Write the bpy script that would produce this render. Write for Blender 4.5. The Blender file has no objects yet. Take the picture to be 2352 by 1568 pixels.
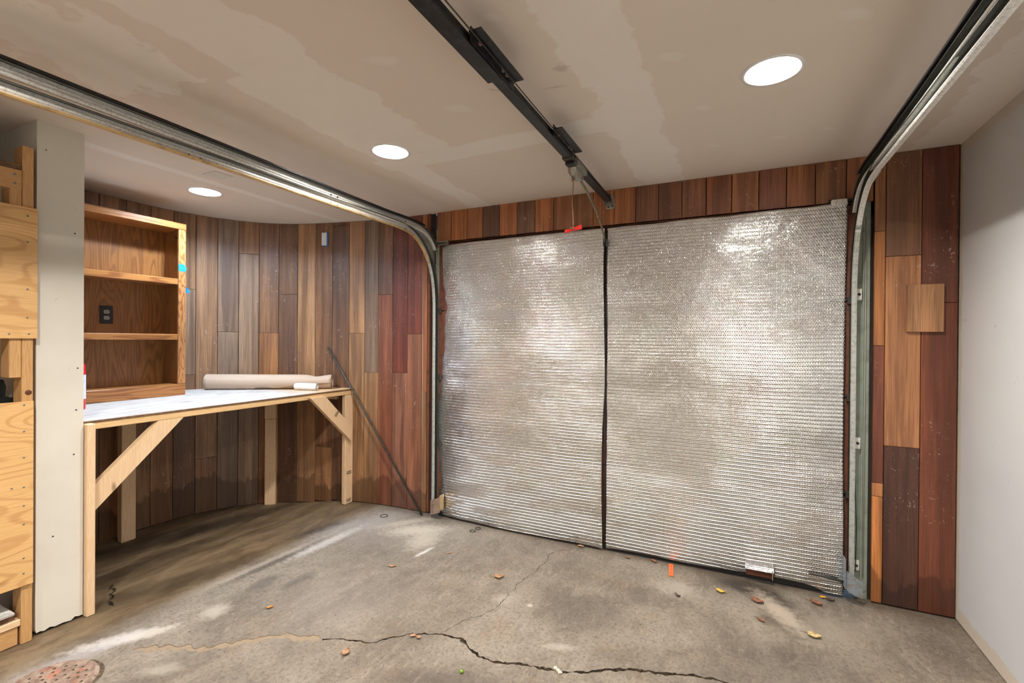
import bpy, bmesh, math, random
from mathutils import Vector, Matrix, noise
from mathutils.geometry import delaunay_2d_cdt
C = bpy.context.scene
COL = C.collection
random.seed(7)

# ---------------------------------------------------------------- camera, world, exposure
CAM_H = 1.416
YAW, PITCH, ROLL = 0.4453073, -0.0040313, 0.0076025
FPX = 1078.337
cy, sy = math.cos(YAW), math.sin(YAW)
rt = Vector((cy, sy, 0)); fw = Vector((-sy, cy, 0)); up = Vector((0, 0, 1))
fw2 = fw*math.cos(PITCH) + up*math.sin(PITCH)
up2 = up*math.cos(PITCH) - fw*math.sin(PITCH)
r3 = rt*math.cos(ROLL) + up2*math.sin(ROLL)
u3 = up2*math.cos(ROLL) - rt*math.sin(ROLL)
cam = bpy.data.cameras.new('camera'); camo = bpy.data.objects.new('camera', cam); COL.objects.link(camo)
cam.sensor_width = 36; cam.lens = 36*FPX/2352; cam.clip_start = 0.02
m = Matrix.Identity(4)
for i in range(3):
    m[i][0], m[i][1], m[i][2], m[i][3] = r3[i], u3[i], -fw2[i], (0, 0, CAM_H)[i]
camo.matrix_world = m
C.camera = camo

C.view_settings.view_transform = 'Standard'
C.view_settings.look = 'None'
C.view_settings.exposure = 1.56
C.view_settings.gamma = 1
C.view_settings.use_curve_mapping = False
C.cycles.use_denoising = True
C.cycles.use_light_tree = False
C.cycles.max_bounces = 7
C.cycles.diffuse_bounces = 4
C.cycles.glossy_bounces = 3
C.cycles.use_adaptive_sampling = True
C.cycles.adaptive_threshold = .03
C.cycles.sample_clamp_indirect = 6

w = bpy.data.worlds.new('daylight'); C.world = w; w.use_nodes = True
bg = w.node_tree.nodes['Background']; bg.inputs[0].default_value = (.35, .6, 1, 1); bg.inputs[1].default_value = .5

# strengths (W) of the recessed lamps: x, y, colour, power
WARM = (1, .955, .885); COOL = (.70, .84, 1)
LAMPS = [(-3.348, 2.032, COOL, 15, 'cool white recessed ceiling light over the curved workbench alcove'),
         (-1.70, 2.014, WARM, 15, 'round recessed ceiling light between the left track and the opener rail'),
         (.114, 2.007, WARM, 15, 'large looking recessed ceiling light right of the opener rail'),
         (-1.75, .30, WARM, 15, 'recessed ceiling light just beyond the upper left of the view'),
         (.114, .30, WARM, 15, 'recessed ceiling light right above and beside the camera'),
         (-1.70, -1.45, WARM, 19, 'left one of the two recessed lights behind the camera'),
         (.114, -1.45, WARM, 19, 'right one of the two recessed lights behind the camera')]
H = 2.43          # ceiling
D = 3.16          # plane of the garage door wall
XR = 1.028        # right wall
XP, YP0, YP1 = -2.968, 1.028, 1.206   # end face of the partition wall
YB = -2.5

# ---------------------------------------------------------------- node helper
class Mat:
    def __init__(s, name, rough=.5, metal=0.0, base=(.5, .5, .5)):
        s.m = bpy.data.materials.new(name); s.m.use_nodes = True
        s.t = s.m.node_tree; s.n = s.t.nodes; s.l = s.t.links
        s.b = s.n['Principled BSDF']
        s.set('Roughness', rough); s.set('Metallic', metal); s.set('Base Color', base)
    def set(s, k, v):
        i = s.b.inputs[k] if isinstance(k, str) else k
        s.put(i, v)
    def put(s, i, v):
        if isinstance(v, bpy.types.NodeSocket): s.l.new(v, i)
        elif isinstance(v, (tuple, list)) and len(v) == 3 and i.type == 'RGBA': i.default_value = (*v, 1)
        else: i.default_value = v
    def node(s, t, **k):
        n = s.n.new(t)
        for a, b in k.items(): setattr(n, a, b)
        return n
    def math(s, op, a, b=0.0, c=None, clamp=False):
        n = s.node('ShaderNodeMath', operation=op, use_clamp=clamp)
        s.put(n.inputs[0], a); s.put(n.inputs[1], b)
        if c is not None: s.put(n.inputs[2], c)
        return n.outputs[0]
    def obj(s): return s.node('ShaderNodeTexCoord').outputs['Object']
    def pos(s): return s.node('ShaderNodeNewGeometry').outputs['Position']
    def sep(s, v):
        n = s.node('ShaderNodeSeparateXYZ'); s.l.new(v, n.inputs[0]); return n.outputs
    def mapv(s, v, scale=(1, 1, 1), loc=(0, 0, 0)):
        n = s.node('ShaderNodeMapping'); s.l.new(v, n.inputs[0])
        n.inputs['Scale'].default_value = scale; s.put(n.inputs['Location'], loc); return n.outputs[0]
    def vadd(s, a, b):
        n = s.node('ShaderNodeVectorMath', operation='ADD'); s.put(n.inputs[0], a); s.put(n.inputs[1], b); return n.outputs[0]
    def vscale(s, a, f):
        n = s.node('ShaderNodeVectorMath', operation='SCALE'); s.put(n.inputs[0], a); s.put(n.inputs['Scale'], f); return n.outputs[0]
    def noise(s, v, scale, detail=4, rough=.55, dist=0.0, color=False):
        n = s.node('ShaderNodeTexNoise'); s.l.new(v, n.inputs['Vector'])
        n.inputs['Scale'].default_value = scale; n.inputs['Detail'].default_value = detail
        n.inputs['Roughness'].default_value = rough; n.inputs['Distortion'].default_value = dist
        return n.outputs['Color' if color else 'Fac']
    def ramp(s, f, stops):
        n = s.node('ShaderNodeValToRGB'); s.put(n.inputs[0], f)
        e = n.color_ramp.elements
        while len(e) < len(stops): e.new(.5)
        for q, (p, c) in zip(e, stops):
            q.position = p; q.color = (*c, 1) if isinstance(c, tuple) else (c, c, c, 1)
        return n.outputs[0]
    def step(s, f, a, b):   # smooth 0..1 ramp between a and b
        n = s.node('ShaderNodeMapRange', interpolation_type='SMOOTHSTEP'); s.put(n.inputs[0], f)
        n.inputs[1].default_value = a; n.inputs[2].default_value = b
        return n.outputs[0]
    def mix(s, f, a, b, mode='MIX'):
        n = s.node('ShaderNodeMix', data_type='RGBA', blend_type=mode)
        s.put(n.inputs[0], f); s.put(n.inputs[6], a); s.put(n.inputs[7], b); return n.outputs[2]
    def bump(s, h, strength=.3, dist=.01, normal=None):
        n = s.node('ShaderNodeBump'); n.inputs['Strength'].default_value = strength
        n.inputs['Distance'].default_value = dist; s.put(n.inputs['Height'], h)
        if normal is not None: s.put(n.inputs['Normal'], normal)
        return n.outputs[0]
    def rnd(s): return s.node('ShaderNodeObjectInfo').outputs['Random']
    def ocol(s): return s.node('ShaderNodeObjectInfo').outputs['Color']
    def rvec(s, k=37.0):
        r = s.rnd(); n = s.node('ShaderNodeCombineXYZ')
        for i, q in enumerate((k, k*1.7, k*.6)): s.put(n.inputs[i], s.math('MULTIPLY', r, q))
        return n.outputs[0]
    # soft ellipse mask in world XY (0..1), wobbly
    def blob(s, px, py, cx, cyy, rx, ry, wob, wamp=.25, soft=.25, ang=0.0):
        dx = s.math('SUBTRACT', px, cx); dy = s.math('SUBTRACT', py, cyy)
        ca, sa = math.cos(ang), math.sin(ang)
        a = s.math('ADD', s.math('MULTIPLY', dx, ca/rx), s.math('MULTIPLY', dy, sa/rx))
        b = s.math('ADD', s.math('MULTIPLY', dx, -sa/ry), s.math('MULTIPLY', dy, ca/ry))
        d = s.math('SQRT', s.math('ADD', s.math('MULTIPLY', a, a), s.math('MULTIPLY', b, b)))
        d = s.math('ADD', d, s.math('MULTIPLY', s.math('SUBTRACT', wob, .5), wamp*4))
        return s.step(d, 1+soft, 1-soft)
    # wobbly rectangle mask
    def rect(s, px, py, x0, x1, y0, y1, wob, amp=.05, soft=.01):
        o = s.math('MULTIPLY', s.math('SUBTRACT', wob, .5), amp*2)
        a = s.math('ADD', s.math('SUBTRACT', px, x0), o); b = s.math('ADD', s.math('SUBTRACT', x1, px), o)
        c = s.math('ADD', s.math('SUBTRACT', py, y0), o); d = s.math('ADD', s.math('SUBTRACT', y1, py), o)
        mn = s.math('MINIMUM', s.math('MINIMUM', a, b), s.math('MINIMUM', c, d))
        return s.step(mn, -soft, soft)
    def mx(s, *a):
        r = a[0]
        for q in a[1:]: r = s.math('MAXIMUM', r, q)
        return r

# ---------------------------------------------------------------- materials
def plank_mat(name, gloss=.32, worn=.5):
    M = Mat(name, gloss)
    v = M.vadd(M.obj(), M.rvec())
    oc = M.ocol()
    g1 = M.noise(M.mapv(v, (9, 9, .35)), 1.6, 5, .6, .6)
    g2 = M.noise(M.mapv(v, (60, 60, 1.1)), 3.0, 4, .6, .3)
    g3 = M.noise(M.mapv(v, (3, 3, 1.1)), 1.5, 3)
    c = M.mix(M.step(g1, .36, .64), M.mix(1.0, oc, (.60, .52, .47), 'MULTIPLY'), M.mix(1.0, oc, (1.38, 1.30, 1.18), 'MULTIPLY'))
    c = M.mix(M.math('MULTIPLY', M.step(g2, .44, .66), .55), c, M.mix(1.0, oc, (.36, .29, .26), 'MULTIPLY'))
    g4 = M.noise(M.mapv(v, (160, 160, 2.2)), 2.0, 3, .6)
    c = M.mix(M.math('MULTIPLY', M.step(g4, .46, .66), .35), c, M.mix(1.0, oc, (.4, .33, .3), 'MULTIPLY'))
    c = M.mix(M.math('MULTIPLY', M.step(g3, .42, .68), .35), c, M.mix(1.0, oc, (.55, .5, .5), 'MULTIPLY'))
    # pale scuffs and specks
    p = M.pos()
    sc = M.noise(M.mapv(p, (1, 1, .6)), 46, 3, .7, 1.2)
    zone = M.step(M.noise(p, 2.6, 4), .42, .62)
    spec = M.math('MULTIPLY', M.step(sc, .63, .70), zone)
    c = M.mix(M.math('MULTIPLY', spec, worn), c, (.55, .48, .42))
    scratch = M.noise(M.mapv(p, (30, 30, 14)), 1.2, 2, .5, 3.0)
    sr = M.step(M.math('ABSOLUTE', M.math('SUBTRACT', scratch, .5)), .006, .0)
    c = M.mix(M.math('MULTIPLY', M.math('MULTIPLY', sr, zone), worn*.5), c, (.5, .42, .36))
    # water marks close to the floor
    z = M.sep(p)[2]
    wl = M.math('ADD', M.math('ADD', z, M.math('MULTIPLY', M.rnd(), .09)), M.math('MULTIPLY', M.noise(M.mapv(p, (9, 9, 4)), 1.0, 4), -.45))
    c = M.mix(M.math('MULTIPLY', M.step(wl, .03, -.01), .62), c, M.mix(1.0, oc, (.22, .17, .13), 'MULTIPLY'))
    M.set('Base Color', c)
    M.set('Roughness', M.math('ADD', gloss-.06, M.math('MULTIPLY', g3, .28)))
    M.set('Normal', M.bump(g2, .2, .002))
    M.set('Specular IOR Level', .6)
    return M.m

def pine_mat(name, light, dark, knots=True, rough=.55, stretch=1.0):
    M = Mat(name, rough)
    v = M.vadd(M.obj(), M.rvec(11))
    warp = M.noise(M.mapv(v, (3, 3, 1.2*stretch)), 1.5, 2, color=True)
    v2 = M.vadd(v, M.vscale(warp, .06))
    g = M.noise(M.mapv(v2, (22, 22, .9*stretch)), 2.2, 3, .5)
    lines = M.math('SINE', M.math('MULTIPLY', g, 60))
    fine = M.noise(M.mapv(v, (90, 90, 3)), 2, 3)
    c = M.mix(M.math('MULTIPLY', M.step(lines, -.6, 1.0), .6), light, dark)
    c = M.mix(M.math('MULTIPLY', M.step(fine, .4, .7), .3), c, dark)
    c = M.mix(M.math('MULTIPLY', M.noise(v, 3), .4), c, M.mix(1.0, light, (.8, .68, .58), 'MULTIPLY'))
    if knots:
        vo = M.node('ShaderNodeTexVoronoi'); M.l.new(M.mapv(v2, (9, 9, 3.6)), vo.inputs['Vector'])
        vo.inputs['Scale'].default_value = 1.0
        k = M.step(vo.outputs['Distance'], .19, .08)
        k2 = M.math('MULTIPLY', k, M.step(M.sep(vo.outputs['Color'])[0], .40, .45))
        c = M.mix(k2, c, (.17, .075, .03))
    M.set('Base Color', c); M.set('Normal', M.bump(fine, .1, .002))
    return M.m

def contour_wood(name, light, dark, scale, freq, rough, horizontal=False, knots=False, sc=None, edge=(.1, 1.0), amt=1.0):
    # cathedral figure: contour lines of a stretched noise
    M = Mat(name, rough)
    v = M.vadd(M.obj(), M.rvec(5))
    sc = sc or ((7, 7, .85) if not horizontal else (6, .8, 8))
    n = M.noise(M.mapv(v, sc), scale, 1.5, .45, .15)
    ln = M.math('SINE', M.math('MULTIPLY', n, freq))
    pore = M.noise(M.mapv(v, (120, 120, 4) if not horizontal else (40, 4, 160)), 2, 3, .6)
    c = M.mix(M.math('MULTIPLY', M.step(ln, *edge), amt), light, dark)
    c = M.mix(M.math('MULTIPLY', M.step(pore, .46, .72), .5), c, dark)
    if knots:
        k = M.step(M.noise(M.mapv(v, (6, 1.6, 3)), 1.4, 2, .5, .8), .66, .74)
        c = M.mix(M.math('MULTIPLY', k, .6), c, (.25, .09, .025))
    M.set('Base Color', c); M.set('Normal', M.bump(pore, .08, .001))
    return M.m

def plain(name, base, rough=.5, metal=0.0, spot=None, sscale=30, samt=.5):
    M = Mat(name, rough, metal, base)
    if spot:
        n = M.noise(M.obj(), sscale, 5, .65)
        M.set('Base Color', M.mix(M.math('MULTIPLY', M.step(n, .45, .68), samt), base, spot))
        M.set('Roughness', M.math('ADD', rough-.08, M.math('MULTIPLY', n, .2)))
        M.set('Normal', M.bump(n, .05, .002))
    return M.m

M_plank = plank_mat('cedar_plank', .40, .6)
M_plank_right = plank_mat('cedar_plank_satin', .38, .55)
M_back = plain('dark_backing', (.03, .018, .012), .9)
M_lumber = pine_mat('framing_lumber', (.80, .60, .39), (.66, .43, .24))
M_lumber_o = pine_mat('orange_lumber', (.58, .35, .15), (.42, .21, .075), knots=False)
M_apron = pine_mat('apron_lumber', (.80, .57, .31), (.66, .40, .17))
M_oak = contour_wood('oak_veneer', (.26, .11, .032), (.115, .042, .013), 1.1, 120, .3, edge=(-.4, 1.0), amt=.55)
M_oak_edge = contour_wood('oak_edging', (.44, .205, .075), (.24, .09, .03), 2.0, 40, .28, sc=(12, 12, 3))
M_oak_h = contour_wood('oak_rail', (.37, .155, .045), (.22, .08, .025), 1.2, 50, .3, horizontal=True, sc=(10, 1.0, 14))
M_ply = contour_wood('plywood_face', (.70, .43, .18), (.46, .22, .07), 1.0, 110, .5, horizontal=True, knots=True, sc=(2, 1.2, 4.5), edge=(.3, 1.0), amt=.5)
M_plyedge = plain('plywood_edge', (.12, .06, .03), .8, spot=(.3, .18, .08))

def top_mat():
    M = Mat('worn_painted_plywood', .42)
    p = M.pos()
    g = M.noise(M.mapv(p, (30, 5, 1)), 1, 4, .6)
    c = M.mix(M.step(g, .4, .66), (.60, .59, .58), (.42, .39, .38))
    bare = M.step(M.math('ADD', M.sep(p)[1], M.math('MULTIPLY', M.noise(p, 3, 3), .8)), 2.85, 3.25)
    c = M.mix(bare, c, (.62, .42, .24))
    c = M.mix(M.step(M.noise(M.mapv(p, (28, 6, 1)), 1.0, 2), .70, .73), c, (.06, .04, .04))
    M.set('Base Color', c); return M.m
M_top = top_mat()

def drywall_ceiling():
    M = Mat('unpainted_drywall_ceiling', .75)
    p = M.pos(); x, y, z = M.sep(p)[0:3]
    w1 = M.noise(p, 5, 5, .62); w2 = M.noise(p, 2.2, 4, .6)
    wob = M.math('ADD', M.math('MULTIPLY', w1, .6), M.math('MULTIPLY', w2, .4))
    seams = M.mx(
        M.rect(x, y, -.57, -.31, -2.9, 3.2, wob, .16, .008),
        M.rect(x, y, -.54, -.40, -2.9, 3.2, wob, .06, .008),
        M.rect(x, y, -1.72, -1.38, -2.9, 2.1, wob, .20, .012),
        M.rect(x, y, -1.84, -1.68, 1.2, 3.2, wob, .10, .008),
        M.rect(x, y, -1.9, -.5, 2.10, 2.25, wob, .06, .006),
        M.rect(x, y, .80, 1.05, -2.9, 3.2, wob, .26, .006),
        M.rect(x, y, -2.35, -1.9, .3, 1.12, wob, .35, .012),
        M.rect(x, y, -3.15, -3.07, 1.2, 3.05, wob, .06, .006))
    spots = None
    for (a, b, r) in [(-.70, 1.31, .035), (-.887, 1.34, .025), (-1.114, 1.765, .06), (-.213, 1.76, .045), (-.138, 2.2, .035),
                      (-.112, 2.655, .03), (.185, 2.675, .035), (.391, 2.664, .03), (.325, 1.77, .05), (.659, 2.712, .03),
                      (-1.173, 1.346, .05), (-2.4, 1.5, .05)]:
        q = M.blob(x, y, a, b, r, r*.55, w1, .35, .4, .5)
        spots = q if spots is None else M.mx(spots, q)
    paper = M.mix(M.noise(p, 1.3, 3), (.70, .615, .53), (.735, .655, .575))
    mud = M.mix(M.noise(p, 9, 4), (.775, .71, .64), (.80, .75, .69))
    c = M.mix(M.mx(seams, M.math('MULTIPLY', spots, .55)), paper, mud)
    sm = M.step(M.noise(M.mapv(p, (2, 7, 1)), 6, 4, .7, 1.5), .69, .76)
    c = M.mix(M.math('MULTIPLY', sm, .35), c, (.22, .18, .15))
    for (a, b, rx, ry, an) in [(-.887, 1.70, .03, .006, .7), (-.60, 1.66, .025, .018, .3), (-.664, 1.775, .03, .006, .1)]:
        c = M.mix(M.math('MULTIPLY', M.blob(x, y, a, b, rx, ry, M.noise(p, 60, 3), .8, .7, an), .3), c, (.2, .15, .12))
    M.set('Base Color', c)
    M.set('Normal', M.bump(M.math('ADD', M.math('MULTIPLY', M.noise(p, 3, 3), .8), M.math('MULTIPLY', seams, .06)), .25, .02))
    return M.m
M_ceil = drywall_ceiling()

def wall_paint(name, base, dirt, strip=None, dscale=1.4):
    M = Mat(name, .62)
    p = M.pos(); x, y, z = M.sep(p)[0:3]
    n = M.noise(p, dscale, 4, .6)
    c = M.mix(M.math('MULTIPLY', M.step(n, .42, .7), .5), base, dirt)
    if strip == 'right':
        wob = M.noise(p, 9, 4, .6)
        o = M.math('MULTIPLY', M.math('SUBTRACT', wob, .5), .05)
        e = M.mx(M.step(M.math('ADD', y, o), D-.045, D-.04), M.step(M.math('ADD', z, o), .075, .065),
                 M.math('MULTIPLY', M.step(M.math('ADD', z, o), H-.06, H-.05), .6))
        c = M.mix(e, c, (.60, .53, .44))
    fine = M.noise(p, 40, 3)
    c = M.mix(M.math('MULTIPLY', M.step(M.noise(M.mapv(p, (14, 14, 20)), 1, 2, .5, 2), .73, .77), .35), c, (.2, .17, .15))
    M.set('Base Color', c); M.set('Normal', M.bump(M.math('ADD', n, M.math('MULTIPLY', fine, .06)), .12, .02))
    return M.m
M_wall_r = wall_paint('grey_painted_wall', (.62, .63, .64), (.56, .57, .59), 'right')
M_wall_b = wall_paint('cream_primed_wall', (.66, .63, .555), (.58, .54, .47), None, 2.2)
M_wall_l = wall_paint('lavender_grey_wall', (.42, .38, .42), (.36, .32, .36))
M_wall_w = wall_paint('white_rear_wall', (.75, .73, .68), (.7, .68, .62))

def concrete():
    M = Mat('stained_concrete', .6)
    p = M.pos(); x, y, z = M.sep(p)[0:3]
    n1 = M.noise(p, 1.7, 6, .62, .4); n2 = M.noise(p, 7, 6, .65, .3); n3 = M.noise(p, 55, 4, .7)
    st = M.noise(M.mapv(p, (4.2, 1.3, 1), (3, 1, 0)), 1.6, 6, .68, .8)
    c = M.mix(M.step(n1, .36, .64), (.20, .172, .142), (.35, .315, .27))
    c = M.mix(M.math('MULTIPLY', M.step(st, .45, .68), .45), c, (.42, .385, .335))
    c = M.mix(M.math('MULTIPLY', M.step(n2, .5, .72), .45), c, (.16, .135, .11))
    c = M.mix(M.math('MULTIPLY', M.step(M.noise(p, 4.1, 5, .6), .52, .70), .30), c, (.33, .23, .15))
    c = M.mix(M.math('MULTIPLY', M.step(n3, .46, .66), .55), c, (.11, .09, .072))
    n5 = M.noise(p, 130, 3, .7)
    c = M.mix(M.math('MULTIPLY', M.step(n5, .48, .68), .45), c, (.14, .115, .09))
    c = M.mix(M.math('MULTIPLY', M.step(M.noise(M.mapv(p, (26, 9, 1)), 1.3, 5, .72, 1.5), .53, .66), .35), c, (.50, .46, .39))
    c = M.mix(M.math('MULTIPLY', M.step(M.noise(p, 90, 3, .7), .60, .72), .3), c, (.55, .5, .43))
    wob = M.noise(p, 9, 6, .68)
    wf = M.noise(p, 28, 4, .7)
    # brown staining plus the bench's cast shadow, both put into the floor colour
    stain_shade = M.step(M.math('ADD', x, M.math('MULTIPLY', M.math('SUBTRACT', wob, .5), .16)), -2.60, -2.86)
    sn = M.noise(M.mapv(p, (3, 1.2, 1)), 2.2, 5, .65, .5)
    c = M.mix(M.math('MULTIPLY', stain_shade, .8), c, M.mix(M.step(sn, .35, .66), (.15, .10, .052), (.36, .28, .175)))
    def dark(cx, cyy, rx, ry, an, amt, col=(.085, .07, .058), wa=.35, sf=.5):
        nonlocal c
        c = M.mix(M.math('MULTIPLY', M.blob(x, y, cx, cyy, rx, ry, wob, wa, sf, an), amt), c, col)
    dark(.07, 3.02, .16, .08, -.2, 1.0, (.055, .045, .038)); dark(.20, 2.94, .09, .07, -.5, .95, (.055, .045, .038))
    dark(.25, 2.73, .11, .11, .2, .9, (.085, .06, .042))
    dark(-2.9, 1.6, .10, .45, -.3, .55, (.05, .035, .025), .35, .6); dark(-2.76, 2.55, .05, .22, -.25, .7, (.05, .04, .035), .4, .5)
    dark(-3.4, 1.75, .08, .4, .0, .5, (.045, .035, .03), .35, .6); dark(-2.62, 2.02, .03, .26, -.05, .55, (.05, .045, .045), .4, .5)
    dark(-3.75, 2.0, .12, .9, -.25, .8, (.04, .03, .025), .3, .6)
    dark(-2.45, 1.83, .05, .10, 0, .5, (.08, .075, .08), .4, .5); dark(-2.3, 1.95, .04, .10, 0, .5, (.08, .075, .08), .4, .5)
    dark(-1.05, 1.6, .3, .12, .4, .5); dark(-.7, 2.35, .25, .2, .4, .3); dark(.1, 2.3, .4, .14, .5, .4)
    brk = M.step(M.math('ADD', M.math('MULTIPLY', n3, .5), M.math('MULTIPLY', wf, .5)), .30, .46)
    def white(cx, cyy, rx, ry, an, amt, col=(.62, .59, .53), wa=.55, sf=.25):
        nonlocal c
        b = M.blob(x, y, cx, cyy, rx*1.15, ry*1.15, wf, wa, sf+.45, an)
        b = M.math('MULTIPLY', b, brk)
        c = M.mix(M.math('MULTIPLY', b, amt), c, col)
    white(-2.35, 2.75, .42, .30, .3, .35, (.46, .46, .47), .35, .6); white(-2.13, 2.83, .17, .075, .6, .95); white(-2.30, 2.90, .16, .04, .9, .7); white(-1.98, 2.72, .08, .12, .2, .7)
    white(-1.86, 2.56, .012, .07, -.15, .9, (.75, .76, .78)); white(-2.55, 2.75, .28, .10, 1.2, .45, (.50, .50, .53))
    white(-2.55, 2.40, .035, .22, -.05, .75, (.68, .68, .70)); white(-2.66, 2.1, .02, .4, -.05, .3, (.6, .55, .5))
    white(-2.42, 1.53, .05, .055, .2, .65); white(-2.58, 1.20, .035, .14, -.6, .95, (.74, .73, .72)); white(-2.5, 1.30, .02, .05, -.4, .8)
    white(-2.62, 1.05, .04, .18, -.2, .5, (.55, .55, .6)); white(-1.12, 2.30, .05, .045, .1, .35); white(-.98, 2.30, .012, .012, .1, .8)
    white(-.30, 2.83, .09, .07, .2, .45); white(.22, 2.82, .05, .16, .55, .8, (.60, .53, .45)); white(.42, 2.76, .25, .10, .4, .35, (.5, .47, .40))
    white(-2.2, 1.16, .06, .03, .6, .4); white(-.72, 2.05, .05, .02, .3, .5); white(-1.9, 1.9, .3, .25, .3, .25, (.42, .40, .38), .4, .5)
    # darker brown along the foot of the door wall
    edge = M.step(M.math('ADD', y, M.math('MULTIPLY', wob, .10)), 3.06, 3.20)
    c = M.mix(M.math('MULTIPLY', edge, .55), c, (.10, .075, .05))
    # tiny debris
    vo = M.node('ShaderNodeTexVoronoi'); M.l.new(p, vo.inputs['Vector']); vo.inputs['Scale'].default_value = 17
    sp = M.math('MULTIPLY', M.step(vo.outputs['Distance'], .085, .05), M.step(M.sep(vo.outputs['Color'])[0], .7, .75))
    c = M.mix(M.math('MULTIPLY', sp, .8), c, (.05, .035, .025))
    c = M.mix(1.0, c, (.68, .635, .585), 'MULTIPLY')
    M.set('Base Color', c)
    M.set('Roughness', M.math('ADD', .48, M.math('MULTIPLY', n2, .3)))
    M.set('Specular IOR Level', .3)
    hgt = M.math('ADD', M.math('MULTIPLY', n3, .25), n2)
    M.set('Normal', M.bump(hgt, .35, .006))
    return M.m
M_floor = concrete()

def foil():
    M = Mat('silver_bubble_foil', .2, 1.0)
    p = M.pos(); x, y, z = M.sep(p)[0:3]
    wn = M.noise(p, 1.6, 2)
    P = .0125
    u = M.math('DIVIDE', x, P)
    zz = M.math('ADD', z, M.math('MULTIPLY', M.noise(p, 1.6, 1), .02))
    v = M.math('DIVIDE', zz, P*.87)
    row = M.math('FLOOR', v)
    uo = M.math('ADD', u, M.math('MULTIPLY', M.math('MODULO', row, 2.0), .5))
    fu = M.math('SUBTRACT', M.math('FRACT', uo), .5)
    fv = M.math('MULTIPLY', M.math('SUBTRACT', M.math('FRACT', v), .5), .87)
    d = M.math('SQRT', M.math('ADD', M.math('MULTIPLY', fu, fu), M.math('MULTIPLY', fv, fv)))
    bub = M.step(d, .48, .22)
    # rows of puckers, stronger low on the door
    rp = M.math('SINE', M.math('MULTIPLY', zz, 2*math.pi/.0218))
    rp2 = M.math('POWER', M.math('MAXIMUM', rp, 0.0), 4.0)
    amp = M.math('MULTIPLY', M.step(z, 1.7, .5), M.step(M.noise(M.mapv(p, (.8, 1, 3)), 2.2, 3), .3, .6))
    amp = M.math('ADD', .55, M.math('MULTIPLY', amp, 1.0))
    h = M.math('ADD', M.math('MULTIPLY', bub, M.math('ADD', .32, M.math('MULTIPLY', M.step(z, .9, 1.7), .42))), M.math('MULTIPLY', rp2, amp))
    wr = M.noise(p, 34, 4, .65, .6)
    h = M.math('ADD', h, M.math('MULTIPLY', wr, .9))
    M.set('Normal', M.bump(h, .85, .0026))
    c = M.mix(M.math('MULTIPLY', M.step(M.noise(p, 1.8, 4, .6), .4, .7), .5), (.75, .77, .79), (.56, .55, .535))
    # rust dribbles
    dr = M.math('MULTIPLY', M.step(M.noise(M.mapv(p, (26, 1, 1.2)), 1.5, 3), .70, .78), M.step(z, .9, .4))
    c = M.mix(M.math('MULTIPLY', dr, .45), c, (.45, .28, .12))
    grime = M.step(M.math('ADD', z, M.math('MULTIPLY', M.noise(p, 3, 4), .14)), .17, .08)
    c = M.mix(M.math('MULTIPLY', grime, .5), c, (.38, .37, .36))
    M.set('Base Color', c)
    M.set('Roughness', M.math('ADD', .07, M.math('MULTIPLY', wn, .10)))
    return M.m
M_foil = foil()
M_galv = plain('galvanised_steel', (.42, .42, .38), .38, .75, (.26, .27, .24), 60, .7)
M_galv_w = plain('pale_galvanised_steel', (.80, .80, .76), .45, .35, (.50, .50, .47), 110, .9)  # pale copy of the steel; lamp light on the track web put into its colour
M_galv_d = plain('shaded_galvanised_flange', (.13, .13, .115), .4, .75, (.08, .08, .07), 60, .7)  # same steel, with the shade under the top flanges put into the colour
M_galv_v = plain('weathered_galvanised', (.50, .52, .48), .45, .5, (.30, .31, .28), 50, .8)
M_galv_g = plain('shaded_green_grey_web', (.20, .22, .20), .4, .7, (.12, .14, .12), 60, .7)  # darker copy for the webs turned from the lamps; shade put into the colour
M_rustlip = plain('rust_tinted_rolled_edge', (.60, .42, .20), .45, .35, (.30, .20, .10), 18, .7)
M_black = plain('black_painted_steel', (.018, .018, .02), .38, .3, (.06, .06, .065), 25, .6)
M_dark = plain('dark_steel', (.05, .05, .045), .5, .4, (.12, .09, .06), 30, .6)
M_rust = plain('rusty_steel', (.28, .20, .15), .7, .2, (.16, .08, .045), 25, .8)
M_bluest = plain('bluish_galvanised_plate', (.30, .35, .40), .5, .5, (.25, .17, .10), 35, .8)
M_green = plain('sage_green_paint', (.255, .295, .24), .5, 0, (.12, .14, .10), 9, .6)
M_redwood = plain('dark_red_door_wood', (.14, .045, .022), .6, 0, (.05, .02, .012), 14, .7)
M_rubber = plain('black_rubber', (.012, .012, .012), .6)
M_red = plain('red_plastic', (.75, .03, .02), .35)
M_redp = plain('red_enamel', (.65, .015, .02), .25)
M_label = plain('pale_printed_label', (.66, .68, .85), .5, 0, (.3, .35, .7), 60, .5)
M_rope = plain('pinkish_brown_cord', (.33, .17, .12), .8, 0, (.18, .09, .06), 90, .7)
M_whitep = plain('white_plastic', (.78, .78, .78), .35)
M_bluep = plain('blue_plastic_box', (.03, .16, .5), .4)
M_tape = plain('blue_masking_tape', (.01, .20, .48), .5)
M_blackp = plain('black_plastic', (.012, .014, .014), .35)
M_greyp = plain('grey_plastic', (.28, .29, .27), .4)
M_kraft = plain('kraft_paper', (.48, .36, .27), .6, 0, (.42, .31, .23), 5, .6)
M_can = plain('white_reflector', (.8, .8, .8), .3)
M_cord = plain('off_white_cord', (.42, .38, .34), .6)
M_screw = plain('dull_screw_head', (.25, .25, .24), .4, .7)
M_sand = plain('sand_filled_crack', (.25, .185, .125), .9, 0, (.2, .14, .09), 40, .7)
M_crack = plain('crack_dirt', (.05, .035, .022), .95, 0, (.20, .14, .08), 45, .8)
M_mortar = plain('crumbly_mortar', (.5, .45, .36), .9, 0, (.2, .17, .13), 40, .6)
M_orange = plain('orange_plastic', (.9, .14, .03), .5)
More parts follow.
